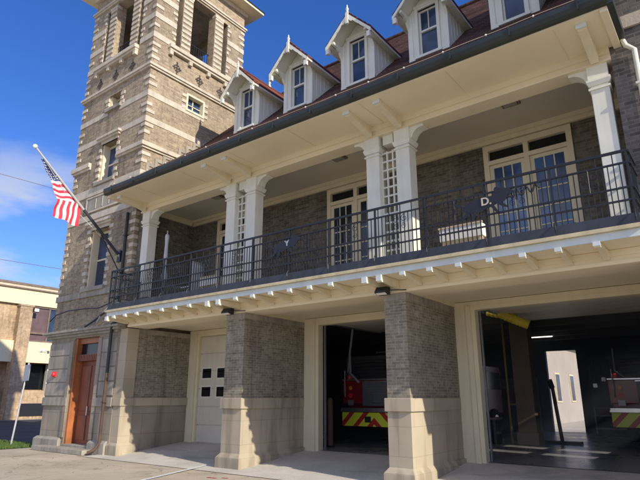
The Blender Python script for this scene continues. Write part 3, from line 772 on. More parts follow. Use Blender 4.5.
# running dog emblems
dog = [(-.42,.02),(-.36,.08),(-.24,.10),(-.12,.115),(.02,.11),(.14,.13),(.24,.17),(.28,.215),(.33,.225),(.36,.19),(.43,.165),(.47,.13),(.44,.105),(.36,.10),(.30,.05),(.22,-.01),
       (.26,-.06),(.36,-.09),(.35,-.115),(.24,-.105),(.15,-.05),(.02,-.045),(-.12,-.04),(-.22,-.055),(-.30,-.11),(-.42,-.145),(-.43,-.12),(-.34,-.08),(-.33,-.03),(-.40,-.01),(-.52,.05),(-.60,.12),(-.61,.10),(-.53,.02)]
def emblem(cx, cz, s, text):
    m = MB()
    def ell(x, z, a, b, y, rot=0.0):
        P = []
        for k in range(22):
            t = 2*PI*k/22; u, v = a*math.cos(t), b*math.sin(t)
            P.append((cx+s*(x+u*math.cos(rot)-v*math.sin(rot)), cz+s*(z+u*math.sin(rot)+v*math.cos(rot))))
        m.prism(P, 'y', y-.014, y)
    ell(-.16, -.01, .24, .125, RY-.030, .10); ell(.03, .02, .22, .10, RY-.0315, .12); ell(.26, .10, .15, .125, RY-.033, .5); ell(.39, .13, .085, .05, RY-.0345, -.15)
    ell(.21, .20, .045, .06, RY-.036, .4)
    for x, z, a, b, r in ((-.34,-.13,.13,.03,.75),(-.20,-.15,.12,.028,1.15),(.14,-.10,.12,.026,-1.0),(.27,-.06,.12,.026,-.6),(-.46,.05,.12,.018,-.5)): ell(x, z, a, b, RY-.0375, r)
    o = build('dog_emblem', m, M['iron'], rail); return o
em1 = emblem(-3.36, 5.27, 1.12, 'D.')
em2 = emblem(-8.36, 5.28, 1.0, '')
def text_mesh(body, size, loc, rot, mat, parent, name, extr=.004):
    cu = bpy.data.curves.new(name, 'FONT'); cu.body = body; cu.size = size; cu.extrude = extr; cu.align_x = 'CENTER'; cu.align_y = 'CENTER'; cu.offset = size*.02
    ob = bpy.data.objects.new(name, cu); COL.objects.link(ob)
    dg = bpy.context.evaluated_depsgraph_get(); me = bpy.data.meshes.new_from_object(ob.evaluated_get(dg))
    bpy.data.objects.remove(ob)
    me.transform(Matrix.Translation(loc) @ Matrix.Rotation(rot[2],4,'Z') @ Matrix.Rotation(rot[0],4,'X')); me.materials.clear(); me.materials.append(mat)
    o = bpy.data.objects.new(name, me); COL.objects.link(o); o['_loc'] = (0,0,0)
    if parent is not None:
        o.parent = parent; o.location = -Vector(parent['_loc'])
    return o
text_mesh('D.', .215, (-3.34, RY-.055, 5.31), (rad(90),0,0), M['stone'], rail, 'lettering')
m = MB(); m.box(-8.33,-8.30,RY-.055,RY-.046,5.28,5.40); m.face([(-8.40,RY-.05,5.42),(-8.36,RY-.05,5.42),(-8.30,RY-.05,5.34),(-8.33,RY-.05,5.33)]); m.face([(-8.24,RY-.05,5.42),(-8.28,RY-.05,5.42),(-8.33,RY-.05,5.34),(-8.30,RY-.05,5.33)])
build('emblem_mark', m, M['sign_back'], rail)
m = MB()
pts = []
for i in range(60):
    t = i/59; x = -2.98+t*.62; pts.append((x, RY-.03, 5.36+.085*math.sin(t*7.2*PI)*(1-.35*t)+.03*t))
m.tube(pts, .019, 6)
m.tube([(-2.80,RY-.03,5.40),(-2.79,RY-.03,5.24)], .012, 6); m.tube([(-2.9,RY-.03,5.48),(-2.93,RY-.03,5.30)], .012, 6)
build('script_scroll', m, M['iron'], rail)

# columns
BT = 7.86
def column(x0, x1, brL=True, brR=True):
    m = MB(); y0, y1 = 10.40, 10.74
    m.box(x0, x1, y0, y1, 4.40, 7.45)
    c = build('column', m, M['white'], fs, bevel=.012)
    m = MB(); m.box(x0-.03, x1+.03, y0-.03, y1+.03, 4.40, 4.72); m.box(x0-.03,x1+.03,y0-.03,y1+.03,7.36,7.40)
    m.frustum((x0-.02,x1+.02,y0-.02,y1+.02),(x0-.05,x1+.05,y0-.05,y1+.05),7.45,7.53); m.box(x0-.05,x1+.05,y0-.05,y1+.05,7.53,7.57); m.box(x0-.02,x1+.02,y0-.02,y1+.02,7.57,BT)
    build('capital', m, M['white'], c)
    def br(xe, s):
        poly = [(xe, BT)]
        for i in range(9):
            t = i/8*PI/2; poly.append((xe+s*.36*(1-math.sin(t)) if True else 0, BT-.30*(1-math.cos(t))-.0))
        poly = [(xe, BT), (xe+s*.34, BT), (xe+s*.34, BT-.05)]
        for i in range(1, 8):
            t = i/8*PI/2; poly.append((xe+s*(.32-.27*math.sin(t)), BT-.05-.24*(1-math.cos(t))))
        poly.append((xe, BT-.30))
        mm = MB(); mm.prism(poly, 'y', 10.44, 10.70); build('bracket', mm, M['white'], c)
    if brL: br(x0-.02, -1)
    if brR: br(x1+.02, 1)
column(-15.58,-15.22, False, True)
column(-11.43,-11.07, True, False); column(-10.60,-10.24, False, True)
column(-6.50,-6.14, True, False); column(-5.68,-5.32, False, True)
column(-1.42,-1.10, True, False)
for a, b in ((-11.07,-10.60), (-6.14,-5.68)):
    m = MB(); y0, y1 = 10.53, 10.58
    for k in range(1, 3):
        x = a+(b-a)*k/3; m.box(x-.018, x+.018, y0, y1, 4.40, 7.48)
    for k in range(14):
        z = 4.55+k*.222; m.box(a+.002, b-.002, y0+.003, y1-.003, z-.018, z+.018)
    m.box(a+.002, a+.03, y0, y1, 4.4, 7.48); m.box(b-.03, b-.002, y0, y1, 4.4, 7.48)
    m.box(a+.09, b-.09, 10.46, 10.68, 7.62, BT)
    build('lattice_panel', m, M['white'], fs)
# porch beam, eave soffit, porch ceiling, outriggers
EL, ER, EY = -15.78, -0.80, 9.05
m = MB(); m.box(-15.66, -1.0, 10.36, 10.78, BT, 8.12); m.box(-15.70, -1.0, 10.30, 10.36, 8.0, 8.12); m.box(-15.68,-1.0,10.34,10.36,BT,BT+.04)
build('porch_beam', m, M['soffit'], fs)
m = MB(); m.box(EL, ER, EY+.05, 10.36, 8.12, 8.17); m.box(EL, EL+.12, EY+.05, 10.36, 8.06, 8.12); m.box(ER-.12, ER, EY+.05, 10.36, 8.06, 8.12)
es = build('eave_soffit', m, M['soffit'], fs)
for k in range(7):
    m = MB(); x = -14.3+k*2.1
    if min(abs(x-q) for q in (-15.40,-11.25,-10.42,-6.32,-5.50,-1.26)) < .2: x += .35
    m.box(x-.012, x+.012, EY+.12, 10.29, 8.112, 8.119); build('joint_strip', m, M['cream'], es)
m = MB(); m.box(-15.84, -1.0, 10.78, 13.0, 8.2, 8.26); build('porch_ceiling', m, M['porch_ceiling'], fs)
m = MB(); m.box(-15.82, -1.03, 12.72, 12.80, 8.0, 8.2); m.box(-15.82, -1.03, 12.64, 12.72, 8.1, 8.2)
m.box(-15.82, -15.74, 10.8, 12.64, 8.0, 8.2)
m.box(-15.66,-1.0,10.78,10.84,8.05,8.2)
build('crown_moulding', m, M['cream'], fs)
for x in (-15.40,-11.25,-10.42,-6.32,-5.50,-1.26):
    m = MB(); m.prism([(9.30,8.12),(9.30,8.06),(9.36,8.02),(9.6,8.0),(9.9,7.95),(10.30,7.86),(10.30,8.12)], 'x', x-.075, x+.075)
    build('outrigger', m, M['cream'], fs)
m = MB()
for x in (-15.40,-11.25,-10.42,-6.32,-5.50,-1.26): m.box(x-.09, x+.09, 9.27, 9.30, 8.03, 8.12)
build('outrigger_caps', m, M['pale'], fs)
# porch back wall and side wall with french doors
doors = [(-14.45,-12.35), (-9.45,-7.35), (-4.42,-2.28)]
m = MB(); wall(m, 'y', 12.8, 13.2, -15.84, -1.0, 4.40, 8.2, [(a, b, 4.42, 7.98) for a, b in doors])
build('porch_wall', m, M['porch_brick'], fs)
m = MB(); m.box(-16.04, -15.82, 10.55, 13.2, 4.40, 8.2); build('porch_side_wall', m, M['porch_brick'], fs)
for k, (a, b) in enumerate(doors):
    m = MB(); y = 12.76; mid = (a+b)/2
    m.box(a, a+.13, y, y+.12, 4.42, 7.98); m.box(b-.13, b, y, y+.12, 4.42, 7.98); m.box(a+.13, b-.13, y, y+.12, 7.83, 7.98); m.box(mid-.06, mid+.06, y, y+.12, 4.42, 7.83)
    for u, v in ((a+.13, mid-.06), (mid+.06, b-.13)): m.box(u, v, y+.005, y+.12, 7.44, 7.55)
    fr = build('door_frame', m, M['cream'], fs)
    t = MB()
    for u, v in ((a+.13, mid-.06), (mid+.06, b-.13)): t.box(u+.03, v-.03, y+.08, y+.09, 7.57, 7.81)
    build('transom_pane', t, M['glass_dark'], fr)
    for u, v in ((a+.13, mid-.06), (mid+.06, b-.13)):
        d = MB(); yy = y+.05
        d.box(u, u+.1, yy, yy+.05, 4.44, 7.43); d.box(v-.1, v, yy, yy+.05, 4.44, 7.43); d.box(u+.1, v-.1, yy, yy+.05, 7.34, 7.43); d.box(u+.1, v-.1, yy, yy+.05, 4.44, 4.75)
        w = (v-u-.2)
        if k != 1 or True:
            for i in (1, 2): xx = u+.1+w*i/3; d.box(xx-.014, xx+.014, yy+.005, yy+.045, 4.75, 7.34)
            for z in (7.0, 6.55, 6.1, 5.65, 5.2): d.box(u+.1, v-.1, yy+.004, yy+.046, z-.014, z+.014)
        dd = build('french_door', d, M['cream'], fs)
        p = MB(); p.box(u+.1, v-.1, yy+.02, yy+.03, 4.75, 7.34); build('pane', p, M['painted_sky_glass'] if k == 2 else M['glass'], dd)
        h = MB(); h.box(v-.07, v-.04, yy-.05, yy, 5.35, 5.55); build('handle', h, M['iron'], dd)
# roof
YD, ZD, RIDGE = 13.0, 11.48, 19.7
def rz(y): return 8.40+(y-9.10)*(ZD-8.40)/(YD-9.10) if y < YD else ZD+(y-YD)
m = MB()
RX1 = -0.82
m.prism([(9.0,8.30),(9.0,8.36),(14.6,13.96),(20.2,8.36),(20.2,8.2),(14.6,13.75),(9.05,8.25)], 'x', -16.03, -0.99) if False else None
T = .10
def roof_strip(x0, x1, y0, y1):
    m.face([(x0,y0,rz(y0)),(x1,y0,rz(y0)),(x1,y1,rz(y1)),(x0,y1,rz(y1))]); m.face([(x0,y0,rz(y0)-T),(x1,y0,rz(y0)-T),(x1,y1,rz(y1)-T),(x0,y1,rz(y1)-T)])
    m.face([(x0,y0,rz(y0)),(x0,y0,rz(y0)-T),(x0,y1,rz(y1)-T),(x0,y1,rz(y1))]); m.face([(x1,y0,rz(y0)),(x1,y0,rz(y0)-T),(x1,y1,rz(y1)-T),(x1,y1,rz(y1))])
    m.face([(x0,y0,rz(y0)),(x1,y0,rz(y0)),(x1,y0,rz(y0)-T),(x0,y0,rz(y0)-T)])
roof_strip(EL, RX1, 9.03, 10.38); roof_strip(-16.04, -0.98, 10.38, YD); roof_strip(-16.04, -0.98, YD, RIDGE)
m.face([(-16.04,RIDGE,rz(RIDGE)),(-.98,RIDGE,rz(RIDGE)),(-.98,27.5,8.2),(-16.04,27.5,8.2)])
build('roof', m, M['roof'], fs)
# courses: raised tile butts so that the slope is not flat
m = MB(); y = 9.12
while y < RIDGE-.2:
    x0, x1 = (EL+.01, RX1-.01) if y < 10.3 else (-16.03, -.99)
    if x0 < -16: x0 = -16.03
    z = rz(y); z2 = rz(y+.14); m.face([(x0,y,z+.020),(x1,y,z+.020),(x1,y+.14,z2+.002),(x0,y+.14,z2+.002)]); m.face([(x0,y,z-.005),(x1,y,z-.005),(x1,y,z+.020),(x0,y,z+.020)])
    y += .14
build('tile_courses', m, M['roof'], fs)
m = MB(); m.tube([(-16.0,RIDGE,rz(RIDGE)+.03),(-1.0,RIDGE,rz(RIDGE)+.03)], .11, 8); build('ridge_tiles', m, M['roof'], fs)
m = MB()
for x0 in (-16.03, -1.1): m.prism([(10.45,8.2),(10.45,rz(10.45)-.11),(YD,rz(YD)-.11),(RIDGE,rz(RIDGE)-.11),(27.3,8.25)], 'x', x0, x0+.1)
build('gable_wall', m, M['porch_brick'], fs)
# rake boards + gutter
m = MB(); m.box(EL-.02, EL+.0, 9.06, 10.38, 8.06, 8.17); build('rake_board', m, M['cream'], fs)
m = MB()
m.prism([(9.10,8.15),(9.10,8.36),(8.98,8.38),(8.95,8.35),(8.945,8.26),(8.98,8.18),(9.03,8.15)], 'x', EL-.03, ER+.03)
m.box(ER-.0, ER+.10, 9.02, 10.36, 8.13, 8.34); m.box(EL-.1, EL-.022, 9.02, 10.38, 8.175, 8.34)
gt = build('gutter', m, M['gutter'], fs)
m = MB()
x = EL+.4
while x < ER: m.box(x-.012, x+.012, 8.95, 9.12, 8.345, 8.385); m.box(x-.015, x+.015, 8.925, 8.95, 8.18, 8.36); x += 1.18
build('gutter_bracket', m, M['gutter'], gt)

# dormers
def dormer(c):
    nobj = len(bpy.data.objects); K = 1.333; made = []
    def rz(y): return 8.40+(y-9.10)
    def build(name, mb, mat, parent=None, **kw):
        # drawn at three quarter size, then enlarged about the foot of the dormer front
        mb.v = [(c+(v[0]-c)*K, YD+(v[1]-9.75)*K, ZD+(v[2]-9.05)*K) for v in mb.v]
        return globals()['build'](name, mb, mat, parent, **kw)
    yd = 9.75; hw = .47; pk = 10.84; sl = 1.06
    def top(dx): return pk-.07-abs(dx)*sl
    zt = top(hw)
    m = MB()
    # front wall with window opening
    WX, Z0, Z1 = .225, 9.12, 10.32
    b = rz(yd)-.05
    m.face([(c-hw,yd,b),(c-WX,yd,b),(c-WX,yd,top(WX)),(c-hw,yd,zt)]); m.face([(c+hw,yd,b),(c+WX,yd,b),(c+WX,yd,top(WX)),(c+hw,yd,zt)])
    m.face([(c-WX,yd,b),(c+WX,yd,b),(c+WX,yd,Z0),(c-WX,yd,Z0)]); m.face([(c-WX,yd,Z1),(c+WX,yd,Z1),(c+WX,yd,top(WX)),(c,yd,top(0)),(c-WX,yd,top(WX))])
    for s in (-1, 1):
        ye = 9.1+zt-8.40
        m.face([(c+s*hw,yd,b),(c+s*hw,yd,zt),(c+s*hw,ye,zt),(c+s*hw,ye-.02,zt-.05)][:3] + [(c+s*hw,yd,b)][:0])
        m.face([(c+s*WX,yd,Z0),(c+s*WX,yd+.12,Z0),(c+s*WX,yd+.12,Z1),(c+s*WX,yd,Z1)])
    m.face([(c-WX,yd,Z0),(c+WX,yd,Z0),(c+WX,yd+.12,Z0),(c-WX,yd+.12,Z0)])
    d = build('dormer', m, M['white'], fs)
    # corner boards, side battens, casing
    m = MB()
    for s in (-1, 1):
        m.box(c+s*hw, c+s*(hw+.02), yd-.02, yd+.1, b, zt); m.box(c+s*(hw-.09), c+s*hw, yd-.022, yd-.001, b, zt)
        for k in range(4):
            y = yd+.2+k*.17; zz = rz(y)-.02
            if zz < zt-.03: m.box(c+s*hw, c+s*(hw+.008), y-.009, y+.009, zz, zt)
        m.face([(c+s*(hw+.014),yd+.1,rz(yd+.1)+.08),(c+s*(hw+.014),yd+.1,rz(yd+.1)-.02),(c+s*(hw+.014),10.7,rz(10.7)-.02),(c+s*(hw+.014),10.7,rz(10.7)+.08)])
    m.box(c-WX-.07, c-WX, yd-.035, yd-.001, Z0-.02, Z1+.05); m.box(c+WX, c+WX+.07, yd-.035, yd-.001, Z0-.02, Z1+.05)
    m.box(c-WX-.09, c+WX+.09, yd-.045, yd-.001, Z1+.05, Z1+.12); m.box(c-WX, c+WX, yd-.035, yd-.001, Z1, Z1+.05)
    m.box(c-WX-.1, c+WX+.1, yd-.07, yd+.02, Z0-.08, Z0-.02); m.box(c-hw-.02, c+hw+.02, yd-.03, yd-.001, b, b+.12)
    build('trim', m, M['white'], d)
    m = MB(); y = yd+.05
    zm = 9.76
    m.box(c-WX, c-WX+.035, y, y+.03, Z0, Z1); m.box(c+WX-.035, c+WX, y, y+.03, Z0, Z1); m.box(c-WX+.035, c+WX-.035, y, y+.03, Z1-.04, Z1); m.box(c-WX+.035, c+WX-.035, y, y+.03, Z0, Z0+.05)
    m.box(c-WX+.03, c+WX-.03, y-.02, y+.03, zm-.022, zm+.022); m.box(c-.009, c+.009, y+.002, y+.028, zm, Z1-.04)
    build('sash', m, M['white'], d)
    m = MB(); m.box(c-WX+.01, c+WX-.01, y+.03, y+.04, Z0, Z1); build('pane', m, M['glass_blue'], d)
    m = MB()
    # gable roof
    yf, ew = 9.33, .66
    for s in (-1, 1):
        pz = pk; ez = pk-ew*sl; yb = 9.1+pz-8.40+.1; ye = 9.1+ez-8.40+.1
        A = (c,yf,pz); B = (c+s*ew,yf,ez); Cc = (c+s*ew,ye,ez); Dd = (c,yb,pz); t = .05
        m.face([A,B,Cc,Dd]); lo = [(p[0],p[1],p[2]-t) for p in (A,B,Cc,Dd)]
        m.face([B,(B[0],B[1],B[2]-t),lo[2],Cc]); m.face([A,B,lo[1],lo[0]])
        for k in range(5):
            f0 = k/5; f1 = (k+1)/5
            a0 = (c+s*ew*f0, ez+(pz-ez)*(1-f0)); a1 = (c+s*ew*f1, ez+(pz-ez)*(1-f1))
            y0b = yb+(ye-yb)*f0; y1b = yb+(ye-yb)*f1
            m.face([(a0[0],yf-.012,a0[1]+.004),(a1[0],yf-.012,a1[1]+.024),(a1[0],y1b,a1[1]+.024),(a0[0],y0b,a0[1]+.004)])
            m.face([(a1[0],yf-.012,a1[1]+.024),(a1[0],yf-.012,a1[1]-.01),(a1[0],y1b,a1[1]-.01),(a1[0],y1b,a1[1]+.024)])
    m.tube([(c,yf-.02,pk+.01),(c,9.1+pk-8.4+.1,pk+.01)], .03, 6)
    build('roof', m, M['roof_sunlit'], d)
    m = MB()
    for s in (-1, 1):
        pz = pk-.05; ez = pk-ew*sl-.05; yb = 9.1+pz-8.40; ye = 9.1+ez-8.40
        m.face([(c,yf+.01,pz-.005),(c+s*(ew-.015),yf+.01,ez+.01),(c+s*(ew-.015),ye+.15,ez+.01),(c,yb+.1,pz-.005)])
        # eave fascia board
        m.box(c+s*(ew-.03), c+s*(ew-.005), yf+.02, ye+.1, ez-.05, ez+.01)
        # soffit return from wall to eave
        m.face([(c+s*hw,yf+.02,ez-.03),(c+s*(ew-.03),yf+.02,ez-.03),(c+s*(ew-.03),ye,ez-.03),(c+s*hw,ye,ez-.03)])
    build('soffit', m, M['white'], d)
    # bargeboards with scalloped lower edge
    m = MB()
    for s in (-1, 1):
        poly = [(c, pk-.045), (c+s*(ew+.0), pk-ew*sl-.045), (c+s*(ew+.0), pk-ew*sl-.15)]
        n = 12
        for k in range(n+1):
            dx = ew*(1-k/n)
            base = pk-.135-dx*sl
            arch = .014*abs(math.sin(k*PI/3.0))+(.05 if k > n-3 else 0)
            poly.append((c+s*dx, base-arch))
        m.prism(poly, 'y', yf-.03, yf+.0)
        m.box(c+s*(ew-.11), c+s*(ew-.02), yf-.045, yf+.03, pk-ew*sl-.26, pk-ew*sl-.12)
        # curved brace back to the wall
        bp = [(c+s*hw, zt-.32)]
        m.prism([(yd-.02, zt-.36),(yd-.02, zt-.02),(yf+.02, zt-.06),(yf+.02, zt-.12),(yf+.18, zt-.14),(yd-.12, zt-.22)], 'x', c+s*(hw-.03), c+s*(hw+.03))
    m.box(c-.035, c+.035, yf-.05, yf+.02, pk-.34, pk-.03)
    build('bargeboard', m, M['white'], d)
    m = MB(); m.lathe((c, yf-.01, pk-.02), [(.03,0),(.042,.02),(.022,.05),(.034,.085),(.044,.11),(.024,.145),(.014,.17),(.02,.195),(.004,.235)], 10)
    build('finial', m, M['white'], d)
for i in range(5): dormer(-13.40+2.527*i)
m = MB(); m.lathe((-13.40,14.2,13.86), [(.05,0),(.07,.05),(.03,.12),(.05,.2),(.02,.28),(.005,.42)], 10); build('ridge_finial', m, M['white'], fs)

# right wing: brick projecting wall with stone band
m = MB(); wall(m, 'y', 10.40, 10.75, -1.0, .6, 4.4, 17.0); wall(m, 'x', -1.0, -.8, 10.75, 15.4, 4.4, 17.0); wall(m, 'x', .4, .6, 10.75, 15.4, 4.4, 17.0); m.box(-.8,.4,15.2,15.4,4.4,17.0); m.box(-.79,.39,10.76,15.19,13.6,13.9)
wg = build('wing_wall', m, M['wing_brick'], fs)
m = MB(); m.frustum((-1.2,.8,10.2,15.6),(-.3,-.1,12.6,13.2),17.0,17.8); build('wing_roof', m, M['roof'], wg)
m = MB(); m.box(-1.0,.62,8.6,10.39,9.95,10.15); m.prism([(8.55,10.15),(10.39,10.15),(10.39,11.9)],'x',-1.0,.62); build('wing_shade_block', m, M['cream'], wg)  # unseen overhang added to shade the right end of roof and dormers
m = MB(); m.box(-1.04, .64, 10.35, 10.42, 8.42, 8.68); m.box(-1.03,-1.0,10.42,15.3,8.42,8.68); m.box(-1.04,.64,10.35,10.42,11.2,11.45); m.box(-1.04,.64,10.35,10.42,4.4,4.62); build('stone_band', m, M['stone'], wg)
m = MB(); m.box(EX+.10, .62, 10.30, 10.36, 3.96, 4.4); m.box(EX+.10,.62,9.9,10.30,4.32,4.40); build('wing_frieze', m, M['cream'], wg)
m = MB(); m.box(-1.03, .6, 10.4, 13.2, 3.93, 3.955); build('wing_soffit', m, M['soffit'], wg)

# ------------------------------------------------------------------ separate fittings
def pipe(name, pts, r, mat, label, cat='drainpipe', group=None, clips=()):
    m = MB(); m.tube(pts, r, 10)
    for (x, y, z) in clips: m.box(x-r*1.5, x+r*1.5, y-r*1.3, y+r*2.2, z-.02, z+.02)
    o = build(name, m, mat, origin=pts[-1]); tag(o, label, cat, group); return o
pipe('drainpipe', [(-.76,10.28,8.30),(-.76,10.26,8.16),(-.72,10.30,8.02),(-.60,10.33,7.9),(-.60,10.33,4.66)], .045, M['white'], 'cream painted downspout running from the gutter end down the right brick wall', clips=[(-.60,10.33,7.2),(-.60,10.33,6.0)])
pipe('drainpipe', [(-16.45,10.33,8.05),(-16.45,10.33,4.9),(-16.42,10.30,4.55)], .05, M['gutter'], 'dark downspout on the tower face beside the left end of the balcony', clips=[(-16.45,10.33,7.2),(-16.45,10.33,5.9)])
pipe('drainpipe', [(-16.02,10.3,4.18),(-16.2,10.2,4.16),(-16.40,10.16,4.10),(-16.52,10.22,3.8),(-16.55,10.24,2.5)], .055, M['gutter'], 'black curved pipe dropping beside the tower portal under the balcony corner')
pipe('drainpipe', [(-16.55,10.24,2.49),(-16.56,10.24,.35),(-16.62,10.12,.16),(-16.70,9.95,.07)], .05, M['rust_pipe'], 'rusty brown pipe running down to the pavement beside the portal', clips=[(-16.55,10.24,1.6)])
pipe('cable', [(-20.9,10.3,4.55),(-20.3,10.2,4.72),(-19.4,10.18,4.80),(-18.4,10.2,4.78),(-17.4,10.2,4.72),(-16.6,10.2,4.85),(-16.2,10.25,5.1)], .022, M['iron'], 'black cable looping across the brick above the portal', 'cable')
pipe('cable', [(-18.3,10.28,4.15),(-17.6,10.2,4.3),(-17.0,10.16,4.5),(-16.5,10.2,4.62),(-16.1,10.25,4.5)], .035, M['iron'], 'thick black cable rising from the portal cornice to the balcony corner', 'cable')
pipe('cable', [(-17.7,10.30,4.12),(-17.2,10.16,4.42),(-16.8,10.16,4.66),(-16.3,10.2,4.8),(-16.0,10.3,4.72)], .02, M['galv'], 'pale conduit bent up beside the thick cable near the balcony corner', 'cable')
# string of small lights on the gutter
m = MB(); n = 60
m.tube([(EL+.05+(ER-EL-.1)*i/n, 8.955, 8.40-.006*math.sin(i*1.1)) for i in range(n+1)], .006, 5)
sl_ = build('light_string', m, M['stone'], origin=(-8,8.965,8.39)); tag(sl_, 'thin string of small bulbs clipped along the black gutter edge', 'string lights')
m = MB(); x = EL+.55
while x < ER: m.lathe((x,8.965,8.385), [(.004,0),(.02,.012),(.022,.03),(.006,.045)], 8); x += .885
build('bulbs', m, M['bright_white'], sl_)

# floodlights under the balcony
def flood(x, label):
    t = thing('floodlight', label, 'floodlight', (x,10.28,3.98), 'floodlights on the garage piers')
    m = MB(); m.prism([(10.02,3.93),(10.02,3.97),(10.10,4.07),(10.24,4.07),(10.24,3.90),(10.14,3.90)], 'x', x-.14, x+.14); build('housing', m, M['iron'], t, bevel=.008)
    m = MB(); m.face([(x-.12,10.03,3.927),(x+.12,10.03,3.927),(x+.12,10.13,3.897),(x-.12,10.13,3.897)]); build('lens', m, M['bright_white'], t)
    m = MB(); m.box(x-.03, x+.03, 10.24, 10.40, 3.96, 4.02); m.tube([(x+.14,10.2,4.0),(x+.3,10.22,3.985),(x+.5,10.3,3.98)], .012, 5); build('arm', m, M['iron'], t)
flood(PC[0]+.3, 'black floodlight at the top of the pier between the closed door and the truck bay')
flood(PDD[0]+.12, 'black floodlight at the top of the pier right of the truck bay')
# twin lamp at the left edge of the tower
t = thing('security_lamp', 'small white twin security lamp on the left edge of the tower', 'lamp', (-20.95,10.4,3.4))
m = MB(); m.box(-20.98,-20.92,10.3,10.45,3.34,3.44); build('bracket', m, M['white'], t)
for dx in (-.14, .06):
    m = MB(); m.lathe((-20.98+dx,10.22,3.38), [(.03,0),(.06,.02),(.07,.09),(.05,.12)], 10); build('lamp_head', m, M['bright_white'], t)
# fire alarm bell
t = thing('alarm_bell', 'round red fire alarm bell on the stone beside the portal', 'alarm bell', (-20.05,10.34,2.55))
m = MB(); m.box(-20.14,-19.96,10.29,10.34,2.46,2.64); build('back_box', m, M['bell_red'], t)
m = MB(); m.tube([(-20.05,10.29,2.55),(-20.05,10.26,2.55),(-20.05,10.225,2.55),(-20.05,10.21,2.55)], [.09,.09,.075,.02], 20); build('gong', m, M['bell_red'], t)

# porch ceiling lights
for (x, y), lb in zip(((-3.2,11.3),(-8.0,11.35),(-13.0,11.4)), ('ceiling light over the french doors with painted sky reflection', 'ceiling light over the middle balcony doors', 'ceiling light over the umbrella end of the balcony')):
    t = thing('ceiling_light', 'small square '+lb, 'ceiling light', (x,y,8.2), 'balcony ceiling lights')
    m = MB(); m.box(x-.2,x+.2,y-.17,y+.17,8.15,8.2); build('frame', m, M['brown_trim'], t)
    m = MB(); m.box(x-.15,x+.15,y-.12,y+.12,8.13,8.15); build('diffuser', m, M['stone_gray'], t)

# balcony furniture
t = thing('patio_umbrella', 'closed white patio umbrella standing beside the left balcony column', 'umbrella', (-14.95,10.98,4.4))
m = MB(); m.tube([(-14.95,10.98,4.45),(-14.95,10.98,7.25)], .022, 8); build('pole', m, M['galv'], t)
m = MB(); m.lathe((-14.95,10.98,5.45), [(.02,0),(.09,.05),(.10,.22),(.07,.40),(.045,.5),(.06,.62),(.07,.9),(.055,1.3),(.075,1.58),(.06,1.66),(.02,1.68)], 14); build('canopy', m, M['fabric_white'], t, smooth=True)
m = MB(); m.lathe((-14.95,10.98,4.4), [(.25,0),(.25,.05),(.05,.09)], 16); build('base', m, M['iron'], t)
t = thing('patio_table', 'gray round patio table next to the closed umbrella', 'table', (-14.3,10.95,4.4))
m = MB(); m.lathe((-14.3,10.95,5.10), [(.48,0),(.5,.02),(.48,.04)], 24); build('tabletop', m, M['teal_gray'], t)
for dx, dy in ((-.3,-.2),(.3,-.2),(-.3,.25),(.3,.25)):
    m = MB(); m.tube([(-14.3+dx*.6,10.95+dy*.6,5.1),(-14.3+dx,10.95+dy,4.4)], .02, 6); build('leg', m, M['teal_gray'], t)
def chair(x, y, s, mat, label, h=.62):
    t = thing('patio_chair', label, 'chair', (x,y,4.4), 'patio chairs on the balcony')
    m = MB(); m.box(x-.24,x+.24,y-.22,y+.22,4.82,4.86); build('seat', m, mat, t, bevel=.01)
    m = MB()
    for k in range(5): m.box(x+s*.24, x+s*.27, y-.22+k*.095, y-.16+k*.095, 4.86, 4.86+h)
    m.box(x+s*.235, x+s*.275, y-.23, y+.23, 4.86+h, 4.91+h); build('backrest', m, mat, t)
    for a in (-.21,.21):
        for b in (-.19,.19):
            m = MB(); m.box(x+a-.02,x+a+.02,y+b-.02,y+b+.02,4.4,4.82); build('leg', m, mat, t)
    m = MB(); m.box(x-.24,x+.24,y-.25,y-.22,5.05,5.08); m.box(x-.24,x+.24,y+.22,y+.25,5.05,5.08); build('armrest', m, mat, t)
chair(-13.45, 10.95, 1, M['galv'], 'pale high backed patio chair right of the gray table', .95)
chair(-15.15, 10.55, -1, M['iron'], 'dark patio chair in front of the closed umbrella', .5)
def planter(x0, x1, y, z0, z1, label, n):
    t = thing('planter_box', label, 'planter box', ((x0+x1)/2, y, 4.4), 'slatted planter boxes behind the balcony railing')
    m = MB(); w = (x1-x0)/n
    for k in range(n): m.box(x0+k*w+.008, x0+(k+1)*w-.008, y, y+.02, z0, z1)
    m.box(x1, x1+.02, y, y+.35, z0, z1); m.box(x0-.02, x0, y, y+.35, z0, z1); m.box(x0,x1,y+.33,y+.35,z0,z1)
    build('slatted_side', m, M['bright_white'] if n > 5 else M['bright_white'], t)
    m = MB(); m.box(x0-.04,x1+.04,y-.02,y+.02,z1,z1+.03); build('rim', m, M['cedar'], t)
    for xx in (x0+.03, x1-.03):
        m = MB(); m.box(xx-.03,xx+.03,y+.03,y+.09,4.4,z0); build('leg', m, M['cedar'], t)
    m = MB(); m.box(x0,x1,y+.02,y+.33,z1-.08,z1-.06); build('soil_surface', m, M['soil'], t)
planter(-4.70,-3.80,10.45,4.95,5.22, 'long cream slatted planter box in front of the porch wall near the dog emblem', 9)
planter(-12.45,-11.75,10.45,4.92,5.16, 'short cream slatted planter box left of the middle column pair', 5)

